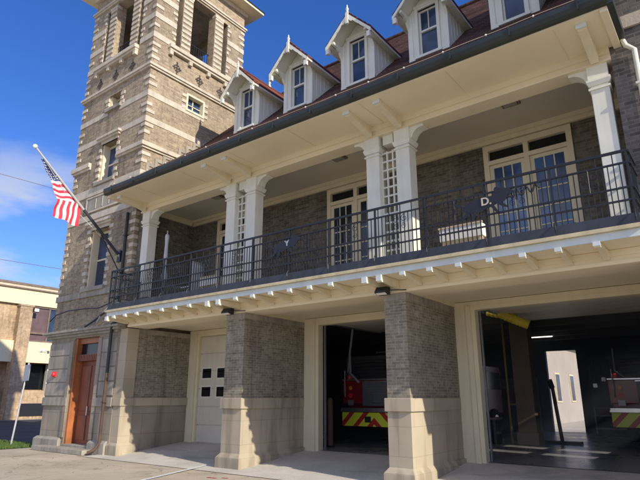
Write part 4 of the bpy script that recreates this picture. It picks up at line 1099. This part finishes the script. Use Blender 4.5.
# flagpole and flag
P0 = Vector((-16.76,10.38,6.50)); P1 = Vector((-16.76,7.03,9.42))
t = thing('flagpole', 'angled flagpole jutting from the tower wall with a round ball tip', 'flagpole', tuple(P0))
m = MB(); m.tube([P0, P0.lerp(P1,.5), P1], [.05,.042,.03], 10); build('pole', m, M['galv'], t)
m = MB(); m.tube([P0.lerp(P1,.02), P0.lerp(P1,.45)], .052, 10); build('pole_sleeve', m, M['kick'], t)
d = (P1-P0).normalized()
m = MB(); m.lathe(tuple(P1+d*.02), [(.01,-.075),(.055,-.05),(.078,0),(.055,.05),(.01,.075)], 14); build('ball_finial', m, M['bright_white'], t, smooth=True)
m = MB(); m.box(-16.86,-16.66,10.34,10.40,6.30,6.70); m.tube([(-16.76,10.38,6.0),(-16.76,9.6,7.1)], .02, 6); build('wall_bracket', m, M['iron'], t)
m = MB(); m.tube([P0.lerp(P1,.15)+Vector((-.06,0,-.03)), P0.lerp(P1,.5)+Vector((-.1,0,-.25)), P0.lerp(P1,.86)+Vector((0,0,-.06))], .008, 5); build('halyard', m, M['fabric_white'], t)
# flag: a draped sheet hanging from the pole
fm = MB()
def lerp2(a, b, t): return (a[0]+(b[0]-a[0])*t, a[1]+(b[1]-a[1])*t)
def sheet(TL, TR, BL, BR, nu, nv, matf, ph, amp, off=0.0, hang=0.0):
    def pt(u, v):
        p = lerp2(lerp2(TL, TR, u), lerp2(BL, BR, u), v)
        x = -16.82+off+amp*math.sin(u*9.5+v*1.7+ph)*(.35+.65*v)+.02*math.sin(v*7+u*3)
        return (x, p[0]+.012*math.sin(v*9+u*4), p[1]-hang*u*v*.0+.01*math.sin(u*11+v*2))
    for i in range(nu):
        for j in range(nv):
            fm.cur = matf((i+.5)/nu, (j+.5)/nv)
            fm.face([pt(i/nu,j/nv), pt((i+1)/nu,j/nv), pt((i+1)/nu,(j+1)/nv), pt(i/nu,(j+1)/nv)])
    fm.cur = 0
    return pt
# slots: 0 white 1 red 2 blue
c_pt = sheet((7.26,9.10),(7.36,9.12),(7.66,8.49),(8.13,8.58), 18, 18, lambda u, v: 2, 0.4, .035)
sheet((7.66,8.49),(8.13,8.58),(7.93,7.93),(8.79,7.98), 24, 28, lambda u, v: int(v*7) % 2, 0.9, .05)
sheet((7.93,7.935),(8.79,7.985),(7.87,7.33),(8.75,7.19), 45, 14, lambda u, v: 1 if int(u*9) % 2 == 0 else 0, 2.1, .06, .05)
for r in range(7):
    v = .16+r*.125
    for k in range(6):
        u = (k+.5+(.25 if r % 2 else -.0))/6.4
        if u > .97: continue
        cx, cy, cz = c_pt(u, v); wd = .028*(.45+.55*v)
        star = []
        for q in range(10):
            rr = wd if q % 2 == 0 else wd*.42; t_ = q*PI/5+.3
            star.append((cx+.012, cy+rr*math.sin(t_), cz+rr*math.cos(t_)))
        fm.face(star); fm.face([(cx-.012, p[1], p[2]) for p in star])
fg = build('flag', fm, [M['flag_white'], M['flag_red'], M['flag_blue']], origin=(-16.82,7.3,9.1), smooth=False)
tag(fg, 'red white and blue American flag draped from the angled tower flagpole', 'flag')

# street sign seen from behind
t = thing('street_sign', 'gray metal sign seen from behind on a leaning galvanised post', 'sign', (-22.6,10.3,0))
m = MB(); m.tube([(-22.60,10.30,0),(-22.42,10.45,3.05)], .035, 8); build('post', m, M['galv'], t)
m = MB(); m.prism([(-22.60,2.35),(-22.15,2.37),(-22.12,2.98),(-22.57,2.97)], 'y', 10.38, 10.40); build('sign_plate', m, M['sign_back'], t)

# ------------------------------------------------------------------ building across the side road
cb = thing('commercial_building', 'two storey tan brick and beige block across the side road behind the tower', 'building', (-53,24,0))
bx = -48.0
m = MB(); m.box(-70, bx-.02, 8, 44, 5.1, 10.6); m.box(-70, bx-1.2, 8, 44, 0, 5.1)
bb = build('wall', m, M['tan_brick'], cb)
m = MB(); m.box(bx-.3, bx+.28, 8, 44, 9.35, 10.62); m.box(bx-.3, bx+.28, 8, 44, 4.55, 6.28); build('beige_panel', m, M['beige_wall'], cb)
m = MB(); m.box(-70.3, bx+.5, 7.7, 44.3, 10.92, 11.12); m.box(-70.2,bx+.42,7.8,44.2,10.62,10.72); build('roof_edge', m, M['brown_trim'], cb)
m = MB(); m.box(-70.2, bx+.45, 7.8, 44.2, 10.72, 10.92); build('roof_trim', m, M['cedar'], cb)
for i in range(-2, 5):
    y = 21.25+i*5.2
    m = MB(); m.box(bx-.3, bx+.62, y-.5, y+.55, 0, 9.15); m.box(bx-.3,bx+.68,y-.56,y+.61,9.15,9.30); build('brick_pilaster', m, M['tan_brick'], cb)
for i in range(-1, 4):
    y0, y1 = 21.82+i*5.2, 25.9+i*5.2
    if i != 0 and i != 1 and i != 3: pass
    if i == -1: continue
    f = MB(); X = bx-.01
    f.box(X, X+.16, y0, y0+.1, 6.28, 9.35); f.box(X, X+.16, y1-.1, y1, 6.28, 9.35); f.box(X, X+.14, (y0+y1)/2-.45, (y0+y1)/2-.33, 6.28, 9.35); f.box(X, X+.17, y0+.1, y1-.1, 9.2, 9.35); f.box(X, X+.18, y0+.1, y1-.1, 6.28, 6.42); f.box(X, X+.2, y0+.1, y1-.1, 6.95, 7.12)
    w = build('window', f, M['brown_trim'], cb)
    p = MB(); p.box(X+.02, X+.05, y0+.1, (y0+y1)/2-.45, 6.42, 9.2); build('curtained_pane', p, M['curtain'], w)
    p = MB(); p.box(X+.02, X+.05, (y0+y1)/2-.33, y1-.1, 6.42, 9.2); build('pane', p, M['glass'], w)
    # ground floor: recessed entrance strip with dark glazing
    m = MB(); m.box(bx-1.19, bx-1.12, y0+.3, y1-.3, 2.4, 4.5); build('glazing', m, M['glass_dark'], cb)
    m = MB(); m.box(bx-.35, bx+.1, y0-.0, y1+.1, 0, 2.3); build('low_brick_wall', m, M['tan_brick'], cb)
    m = MB(); m.box(bx-.9, bx-.5, (y0+y1)/2+.4, (y0+y1)/2+.85, 2.3, 4.55); build('post', m, M['white'], cb)
    m = MB(); m.box(bx+.1, bx+.18, y0+.3, y1-.2, .25, 1.25); build('vent_grille', m, M['iron'], cb)
t = thing('wall_light', 'white box light near the top of the tan brick pilaster', 'wall light', (bx+.62,22.0,8.9))
m = MB(); m.box(bx+.62, bx+.86, 21.75, 22.2, 8.72, 9.06); build('housing', m, M['iron'], t)
m = MB(); m.box(bx+.865, bx+.88, 21.79, 22.16, 8.76, 9.02); build('lens', m, M['bright_white'], t)
# overhead wires far behind
for z, lb in ((13.5,'lower thin utility wire crossing the sky left of the tower'),(21.5,'upper thin utility wire crossing the sky left of the tower')):
    m = MB(); m.tube([(-52,-20,z+.8),(-52,10,z),(-52,40,z+.8)], .022, 4); o = build('utility_wire', m, M['brown_trim'], origin=(-52,10,z)); tag(o, lb, 'wire')

# ------------------------------------------------------------------ fire engines inside
def truck(xc, yr, label, fl=FL):
    t = thing('fire_engine', label, 'fire engine', (xc, yr, fl), 'fire engines parked in the bays')
    W = 1.22; z0 = fl
    def B(name, m, mat, par=None, bev=0, org=None): return build(name, m, mat, par or t, bevel=bev, origin=org)
    m = MB(); m.box(xc-W, xc+W, yr+.35, yr+5.8, z0+1.05, z0+1.98); m.box(xc-W, xc+W, yr+.02, yr+.35, z0+1.25, z0+1.98)
    m.box(xc-W, xc+W, yr+.35, yr+2.1, z0+.6, z0+1.05); m.box(xc-W, xc+W, yr+3.3, yr+5.8, z0+.6, z0+1.05)
    body = B('body', m, M['red'], bev=.03)
    m = MB(); m.box(xc-W+.1, xc+W-.1, yr+5.95, yr+8.6, z0+.75, z0+2.75); cab = B('cab', m, M['red'], bev=.08)
    m = MB(); m.box(xc-W+.09, xc+W-.09, yr+6.2, yr+8.4, z0+1.75, z0+2.45); build('cab_window', m, M['glass_dark'], cab)
    m = MB(); m.box(xc-W, xc+W, yr-.02, yr+.02, z0+.56, z0+.98); B('chevron_panel', m, M['chevron'], org=(xc,yr,z0))
    m = MB(); m.box(xc-W-.02, xc+W+.02, yr-.1, yr+.5, z0+1.0, z0+1.06); m.box(xc-W, xc+W, yr-.09, yr-.06, z0+1.06, z0+1.12); B('rear_step', m, M['chrome'])
    m = MB()
    m.box(xc-.42, xc+.62, yr-.01, yr+.02, z0+1.18, z0+1.92)
    rdn = B('roll_up_door', m, M['dull_gray_metal'])
    m = MB()
    for k in range(9): m.box(xc-.41, xc+.61, yr-.018, yr-.01, z0+1.2+k*.08, z0+1.205+k*.08)
    build('slats', m, M['iron'], rdn)
    m = MB(); m.box(xc-.44, xc+.64, yr-.015, yr+.0, z0+1.92, z0+1.95); m.box(xc-W, xc+W, yr-.0, yr+.02, z0+1.98, z0+2.02); B('trim', m, M['chrome'])
    for s in (-1, 1):
        for k, mt in enumerate(('red','bright_white','amber')):
            m = MB(); m.box(xc+s*.88-.10, xc+s*.88+.10, yr-.03, yr+.0, z0+1.20+k*.0, z0+1.36); 
            if k == 0: B('tail_lamp', m, M['gray_metal'])
        m = MB(); m.tube([(xc+s*1.05,yr-.06,z0+1.45),(xc+s*1.05,yr-.09,z0+1.5),(xc+s*1.05,yr-.09,z0+2.3),(xc+s*1.05,yr+.1,z0+2.35)], .018, 8); B('grab_rail', m, M['chrome'])
        m = MB(); m.box(xc+s*(W+.002), xc+s*(W+.014), yr+.4, yr+5.7, z0+1.32, z0+1.45); B('side_stripe', m, M['yellow'])
        m = MB(); m.box(xc+s*(W+.002), xc+s*(W+.012), yr+.4, yr+5.7, z0+1.22, z0+1.27); B('reflective_stripe', m, M['bright_white'])
        for y in (yr+2.7, yr+7.4):
            m = MB(); m.tube([(xc+s*(W-.32),y,z0+.5),(xc+s*(W-.02),y,z0+.5)], .5, 24); wh = B('wheel', m, M['rubber'])
            m = MB(); m.tube([(xc+s*(W-.03),y,z0+.5),(xc+s*(W+.01),y,z0+.5)], .27, 18); build('rim', m, M['chrome'], wh)
    m = MB(); m.box(xc-W+.08, xc+W-.08, yr+.12, yr+5.7, z0+2.021, z0+2.75); B('hose_bed', m, M['dark'])
    for s in (-1, 1):
        m = MB(); m.lathe((xc+s*1.0, yr+.14, z0+2.02), [(.09,0),(.10,.03),(.085,.14),(.03,.17)], 14); B('beacon', m, M['bell_red'])
        m = MB(); m.tube([(xc+s*.88,yr-.035,z0+1.50),(xc+s*.88,yr-.01,z0+1.50)], .075, 16); B('warning_lamp', m, M['bell_red'])
        m = MB(); m.tube([(xc+s*.88,yr-.03,z0+1.74),(xc+s*.88,yr-.005,z0+1.74)], .06, 16); B('reversing_lamp', m, M['amber'])
    m = MB(); m.tube([(xc-.05,yr-.04,z0+1.27),(xc+.25,yr-.04,z0+1.27)], .015, 6); B('handle', m, M['chrome'])
    m = MB()
    for q in range(5):
        zq = z0+2.12+q*.11; m.tube([(xc-.8,yr+.10,zq),(xc-.1,yr+.07,zq+.02),(xc+.75,yr+.10,zq)], .05, 8)
    B('folded_hose', m, M['rubber'])
    m = MB(); m.box(xc-.34, xc-.12, yr-.035, yr-.02, z0+.68, z0+.86); B('tow_plate', m, M['iron'])
    m = MB()
    for s in (-1, 1): m.tube([(xc+.35+s*.25,yr+.1,z0+2.85),(xc+.35+s*.25,yr+5.6,z0+2.95)], .03, 6)
    for k in range(14): m.tube([(xc+.1,yr+.2+k*.4,z0+2.86+k*.006),(xc+.6,yr+.2+k*.4,z0+2.86+k*.006)], .015, 5)
    B('ladder', m, M['chrome'])
    m = MB(); m.tube([(xc-.95,yr+.05,z0+2.95),(xc-.95,yr-.05,z0+2.25),(xc-.7,yr-.15,z0+2.05)], .025, 8); B('discharge_pipe', m, M['gray_metal'])
    return t
T1 = truck(-9.5, 15.3, 'red fire engine with lime and red chevron rear, parked in the middle bay')
T2 = copy_thing(T1, (-2.28, 19.6, FL), 'fire engine with chevron rear, half in shadow deep in the right bay')

# props in the right bay
t = thing('support_column', 'brown boxed column standing on the garage floor of the right bay', 'column', (-5.85,18.9,FL))
m = MB(); m.box(-6.15,-5.55,18.7,19.2,FL,4.42); build('shaft', m, M['brown_panel'], t, bevel=.02)
m = MB(); m.box(-6.19,-5.51,18.66,19.24,FL,FL+.35); build('base', m, M['brown_trim'], t)
m = MB(); m.box(-6.40,-6.34,18.7,18.76,FL,4.3); m.box(-6.34,-6.15,18.72,18.74,1.5,1.54); build('conduit', m, M['olive'], t)
t = thing('stanchion', 'thin dark post on a flat crossbar base beside the brown column', 'stand', (-5.05,19.6,FL))
m = MB(); m.tube([(-5.05,19.6,FL+.05),(-5.18,19.6,2.1)], .06, 8); m.tube([(-5.18,19.6,2.05),(-5.22,19.5,2.3)], .09, 8); build('post', m, M['iron'], t)
m = MB(); m.box(-5.75,-4.45,19.4,19.7,FL,FL+.09); build('base', m, M['iron'], t)
t = thing('equipment_bench', 'dark low bench with gear along the left side of the right bay', 'bench', (-7.3,18.2,FL))
m = MB(); m.box(-7.75,-6.55,17.9,18.5,FL+.75,FL+.82); build('bench_top', m, M['brown_trim'], t)
for x in (-7.65,-6.65):
    m = MB(); m.box(x-.04,x+.04,17.95,18.45,FL,FL+.75); build('leg', m, M['iron'], t)
m = MB(); m.box(-7.65,-7.2,17.95,18.4,FL+.82,FL+1.15); m.box(-7.1,-6.8,18.0,18.3,FL+.82,FL+1.0); m.lathe((-6.95,18.2,FL), [(.15,0),(.19,.1),(.19,.4),(.1,.5)], 12); o = build('gear', m, M['rubber'], t)
# exhaust hoses hanging from the ceiling
def hose(pts, r, mat, label):
    m = MB(); P = [Vector(p) for p in pts]; out = []; rr = []
    for a, b in zip(P, P[1:]):
        n = max(2, int((b-a).length/.05))
        for k in range(n): out.append(a.lerp(b, k/n)); rr.append(r*(1.0 if k % 2 else .88))
    out.append(P[-1]); rr.append(r)
    m.tube(out, rr, 10); o = build('exhaust_hose', m, mat, origin=pts[0]); return tag(o, label, 'hose', 'vehicle exhaust hoses')
hose([(-5.35,14.6,4.02),(-5.0,14.7,3.92),(-4.35,14.9,3.60),(-4.25,15.0,3.35)][:3], .13, M['yellow'], 'ribbed yellow exhaust hose hanging under the ceiling of the right bay')
hose([(-6.4,14.4,4.1),(-5.9,14.5,4.02),(-5.38,14.6,4.02)], .10, M['rubber'], 'black exhaust hose joined to the yellow one near the door casing')
hose([(-10.0,14.9,3.9),(-10.2,15.0,3.1),(-10.25,15.1,2.5),(-9.95,15.15,2.2)], .045, M['gray_metal'], 'silver exhaust hose hanging beside the fire engine in the middle bay')
for x, y, lb in ((-7.6,15.2,'over the middle bay'),(-5.4,14.3,'just inside the right bay beside the door casing'),(-6.3,22.6,'deep in the right bay in front of the rear doorway'),(-9.2,14.2,'above the rear of the middle bay fire engine')):
    t = thing('tube_light', 'long fluorescent tube light '+lb, 'light', (x,y,4.1), 'fluorescent lights on the garage ceiling')
    m = MB(); m.box(x-.62,x+.62,y-.08,y+.08,4.06,4.11); build('housing', m, M['gray_metal'], t)
    m = MB(); m.box(x-.55,x+.55,y-.035,y+.035,4.03,4.06); build('tube', m, M['tube'], t)
# lockers and hanging gear along the hall walls
t = thing('gear_locker', 'dark open gear lockers against the rear wall left of the rear doorway', 'locker', (-9,25.6,FL))
m = MB()
for k in range(5): m.box(-11.5+k*1.0,-11.44+k*1.0,25.3,25.9,FL,2.5)
m.box(-11.5,-7.44,25.9,25.96,FL,2.5); m.box(-11.5,-7.44,25.3,25.9,2.5,2.56); build('frame', m, M['gray_metal'], t)
for k in range(4):
    m = MB(); m.box(-11.25+k*1.0,-10.7+k*1.0,25.4,25.8,1.0,2.1); build('turnout_coat', m, M['wood_dark'], t)
t = thing('tool_rack', 'dark wall rack of hanging metal tools right of the rear doorway', 'tool rack', (-4.0,25.9,1.2))
m = MB(); m.box(-5.3,-2.6,25.9,25.96,1.3,3.4); m.box(-5.3,-2.6,25.75,25.9,2.0,2.05); build('back_board', m, M['int_ceiling'], t)
for k, (x, z, h) in enumerate(((-5.1,3.2,.9),(-4.75,3.15,.6),(-4.3,3.2,1.1),(-3.9,3.1,.7),(-3.5,3.2,.95),(-3.1,3.15,.6),(-2.8,3.2,.8))):
    m = MB(); m.tube([(x,25.86,z),(x+.03,25.84,z-h)], .022, 6); m.box(x-.06,x+.10,25.82,25.88,z-h-.16,z-h); build('hanging_tool', m, M['chrome'], t)
t = thing('wall_shelf', 'low metal shelf with boxes against the rear wall under the hanging tools', 'shelf', (-4.0,25.7,FL))
m = MB(); m.box(-5.2,-2.8,25.4,25.88,1.0,1.04); m.box(-5.2,-2.8,25.4,25.88,.5,.54); build('shelf_board', m, M['gray_metal'], t)
for x in (-5.18,-2.86):
    m = MB(); m.box(x,x+.05,25.42,25.86,FL,1.3); build('upright', m, M['gray_metal'], t)
t = thing('storage_box', 'orange brown storage box at the left end of the rear wall shelf', 'box', (-4.8,25.6,1.04))
m = MB(); m.box(-5.05,-4.6,25.45,25.8,1.04,1.3); build('tub', m, M['wood_dark'], t); m = MB(); m.box(-5.07,-4.58,25.43,25.82,1.3,1.34); build('lid', m, M['stone_gray'], t)
t = thing('bollard', 'cream painted steel post inside the left edge of the middle bay', 'bollard', (-10.35,14.1,FL))
m = MB(); m.lathe((-10.35,14.1,FL), [(.09,0),(.09,1.35),(.06,1.42),(.01,1.44)], 14); build('post', m, M['brown_panel'], t)
m = MB(); m.lathe((-10.35,14.1,FL), [(.14,0),(.14,.03),(.1,.05)], 14); build('base', m, M['iron'], t)

hz = bpy.data.materials.new('hall_haze'); hz.use_nodes = True; nt = hz.node_tree
for n in list(nt.nodes):
    if n.type == 'BSDF_PRINCIPLED': nt.nodes.remove(n)
vs = N(nt, 'ShaderNodeVolumeScatter'); vs.inputs['Color'].default_value = (.82, .90, 1.0, 1); vs.inputs['Density'].default_value = .028; vs.inputs['Anisotropy'].default_value = .2
L(nt, vs.outputs[0], [n for n in nt.nodes if n.type == 'OUTPUT_MATERIAL'][0].inputs['Volume'])
m = MB(); m.box(-15.8,.33,13.35,25.95,FL+.01,4.40); o = build('haze', m, hz); tag(o, 'thin bluish haze added to lighten the dark garage hall', 'haze', kind='stuff')  # haze volume added to lift the blacks and show sun shafts

# bright building seen through the rear doorway
t = thing('white_house', 'sunlit white house seen through the rear doorway of the right bay', 'house', (-13,46,0))
m = MB(); m.box(-17.0,-10.6,33,58,0,5.6); build('wall', m, M['house'], t)
m = MB(); m.prism([(-17.6,5.5),(-10.0,5.5),(-13.8,8.6)], 'y', 32.6, 58.4); build('roof', m, M['roof'], t)
for y in (41.5, 45.5, 50):
    f = MB(); f.box(-10.6,-10.53,y-.6,y+.6,1.4,3.4); w = build('window', f, M['beige_wall'], t)
    p = MB(); p.box(-10.53,-10.52,y-.5,y+.5,1.5,3.3); build('pane', p, M['glass_blue'], w)

# ------------------------------------------------------------------ camera, light, sky
cam = bpy.data.cameras.new('camera'); co = bpy.data.objects.new('camera', cam); COL.objects.link(co)
co.location = (0,0,1.75); co.rotation_euler = (rad(90+16.2), 0, rad(37.3))
cam.sensor_fit = 'HORIZONTAL'; cam.sensor_width = 36; cam.lens = 541/640*36; cam.clip_end = 3000; cam.clip_start = .05
S.camera = co

sd = Vector((-5.1,1,-2.75)).normalized()      # direction the light travels
sun = bpy.data.lights.new('sun', 'SUN'); so = bpy.data.objects.new('sun', sun); COL.objects.link(so)
so.rotation_euler = sd.to_track_quat('-Z', 'Y').to_euler(); so.location = (20,-5,20)
sun.energy = 5.0; sun.angle = rad(.53); sun.color = (1.0, .91, .77)
elev = math.asin(-sd.z); azim = math.atan2(-sd.x, -sd.y)   # clockwise from +Y

w = bpy.data.worlds.new('World'); S.world = w; w.use_nodes = True
nt = w.node_tree; bg = nt.nodes['Background']
sky = N(nt, 'ShaderNodeTexSky', sky_type='NISHITA'); sky.sun_disc = False; sky.sun_elevation = elev; sky.sun_rotation = azim
sky.air_density = 1.0; sky.dust_density = .4; sky.ozone_density = 2.0; sky.altitude = 200
hs = N(nt, 'ShaderNodeHueSaturation'); hs.inputs['Saturation'].default_value = 1.3; hs.inputs['Value'].default_value = 1.3; L(nt, sky.outputs[0], hs.inputs['Color'])
tint = N(nt, 'ShaderNodeMix', data_type='RGBA', blend_type='MULTIPLY'); tint.inputs[0].default_value = 1; tint.inputs[7].default_value = (.70,.67,.98,1); L(nt, hs.outputs[0], tint.inputs[6])
tc = N(nt, 'ShaderNodeTexCoord'); mp = N(nt, 'ShaderNodeMapping'); mp.inputs['Scale'].default_value = (1.0,1.0,3.6); mp.inputs['Location'].default_value = (.35,.2,.1)
L(nt, tc.outputs['Generated'], mp.inputs['Vector'])
cn = N(nt, 'ShaderNodeTexNoise'); cn.inputs['Scale'].default_value = 3.4; cn.inputs['Detail'].default_value = 7; cn.inputs['Roughness'].default_value = .55; L(nt, mp.outputs[0], cn.inputs['Vector'])
sp = N(nt, 'ShaderNodeSeparateXYZ'); L(nt, tc.outputs['Generated'], sp.inputs[0])
cr = N(nt, 'ShaderNodeMapRange', interpolation_type='SMOOTHSTEP'); cr.inputs[1].default_value = .47; cr.inputs[2].default_value = .66; L(nt, cn.outputs['Fac'], cr.inputs[0])
e1 = N(nt, 'ShaderNodeMapRange', interpolation_type='SMOOTHSTEP'); e1.inputs[1].default_value = .44; e1.inputs[2].default_value = .30; e1.inputs[3].default_value = 0; e1.inputs[4].default_value = 1; L(nt, sp.outputs['Z'], e1.inputs[0])
ml = N(nt, 'ShaderNodeMath', operation='MULTIPLY'); L(nt, cr.outputs[0], ml.inputs[0]); L(nt, e1.outputs[0], ml.inputs[1])
ml2 = N(nt, 'ShaderNodeMath', operation='MULTIPLY'); L(nt, ml.outputs[0], ml2.inputs[0]); ml2.inputs[1].default_value = .8
mx = N(nt, 'ShaderNodeMix', data_type='RGBA'); L(nt, ml2.outputs[0], mx.inputs[0]); L(nt, tint.outputs[2], mx.inputs[6]); mx.inputs[7].default_value = (4.2,4.6,5.4,1)
# unseen thin cloud added behind the camera as neutral fill on the facade
r1 = N(nt, 'ShaderNodeMapRange', interpolation_type='SMOOTHSTEP'); r1.inputs[1].default_value = .0; r1.inputs[2].default_value = -.45; r1.inputs[3].default_value = 0; r1.inputs[4].default_value = 1; L(nt, sp.outputs['Y'], r1.inputs[0])
r2 = N(nt, 'ShaderNodeMapRange', interpolation_type='SMOOTHSTEP'); r2.inputs[1].default_value = .35; r2.inputs[2].default_value = .6; L(nt, cn.outputs['Fac'], r2.inputs[0])
r3 = N(nt, 'ShaderNodeMath', operation='MULTIPLY'); L(nt, r1.outputs[0], r3.inputs[0]); L(nt, r2.outputs[0], r3.inputs[1])
r4 = N(nt, 'ShaderNodeMath', operation='MULTIPLY'); L(nt, r3.outputs[0], r4.inputs[0]); r4.inputs[1].default_value = .35
mx3 = N(nt, 'ShaderNodeMix', data_type='RGBA'); L(nt, r4.outputs[0], mx3.inputs[0]); L(nt, mx.outputs[2], mx3.inputs[6]); mx3.inputs[7].default_value = (9.0,8.8,8.6,1)
L(nt, mx3.outputs[2], bg.inputs['Color']); bg.inputs['Strength'].default_value = .15
S.view_settings.view_transform = 'Standard'; S.view_settings.look = 'None'; S.view_settings.exposure = 0; S.view_settings.gamma = 1
S.cycles.max_bounces = 8; S.cycles.diffuse_bounces = 4; S.cycles.use_denoising = True
# give every separate block, bracket or pane its own object
SPLIT = {'rusticated_blocks': 'rusticated_block', 'jamb_stones': 'jamb_stone', 'quoin': 'quoin', 'track': 'track', 'outrigger_caps': 'outrigger_cap', 'gutter_bracket': 'gutter_bracket',
         'pane': 'pane', 'window_trim': 'window_trim', 'ceiling_beam': 'ceiling_beam', 'string_course': 'string_course', 'stone_band': 'stone_band', 'plinth': 'plinth', 'capital': 'capital',
         'bulbs': 'bulb', 'belfry_railing': 'belfry_railing', 'portal_pilaster': 'portal_pilaster', 'beige_panel': 'beige_panel', 'inner_floor': 'inner_floor', 'conduit': 'conduit', 'doorstep': 'doorstep',
         'transom_pane': 'transom_pane', 'panel_moulding': 'panel_moulding', 'raised_garage_door': 'raised_garage_door', 'armrest': 'armrest', 'wing_frieze': 'wing_frieze', 'crown_moulding': 'crown_moulding',
         'door_casing': 'door_casing', 'gear': 'gear', 'step_flashing': 'step_flashing', 'hall_wall': 'hall_wall', 'soffit': 'soffit', 'emblem_mark': 'emblem_mark', 'trim': 'trim', 'side_stripe': 'side_stripe'}
def split_loose(o, newname):
    me = o.data; nv = len(me.vertices); par = list(range(nv))
    def find(a):
        while par[a] != a: par[a] = par[par[a]]; a = par[a]
        return a
    for p in me.polygons:
        v0 = find(p.vertices[0])
        for v in p.vertices[1:]: par[find(v)] = v0
    isl = {}
    for v in range(nv): isl.setdefault(find(v), []).append(v)
    keys = list(isl); bb = []
    for k in keys:
        cs = [me.vertices[v].co for v in isl[k]]
        bb.append([min(c[i] for c in cs)-.006 for i in range(3)]+[max(c[i] for c in cs)+.006 for i in range(3)])
    if len(keys) > 400: return
    g = list(range(len(keys)))
    def gf(a):
        while g[a] != a: a = g[a]
        return a
    for i in range(len(keys)):
        for j in range(i+1, len(keys)):
            a, b = bb[i], bb[j]
            if all(a[q] <= b[q+3] and b[q] <= a[q+3] for q in range(3)): g[gf(i)] = gf(j)
    groups = {}
    for i, k in enumerate(keys): groups.setdefault(gf(i), set()).update(isl[k])
    if len(groups) < 2 or len(groups) > 60: return
    for q, vs in enumerate(groups.values()):
        mb = MB(); idx = {v: n for n, v in enumerate(sorted(vs))}; mb.v = [tuple(me.vertices[v].co) for v in sorted(vs)]
        for p in me.polygons:
            if p.vertices[0] in idx: mb.f.append(tuple(idx[v] for v in p.vertices)); mb.mi.append(p.material_index)
        m2 = bpy.data.meshes.new(newname); m2.from_pydata(mb.v, [], mb.f)
        for mt in me.materials: m2.materials.append(mt)
        for p, k in zip(m2.polygons, mb.mi): p.material_index = k
        m2.update()
        if q == 0: o.data = m2; o.name = newname
        else:
            c = o.copy(); c.data = m2; COL.objects.link(c); c.name = newname
for o in list(bpy.data.objects):
    b0 = o.name.split('.')[0]
    if o.type == 'MESH' and o.parent is not None and b0 in SPLIT and not o.children: split_loose(o, SPLIT[b0])
for o in bpy.data.objects:
    if '_loc' in o: del o['_loc']
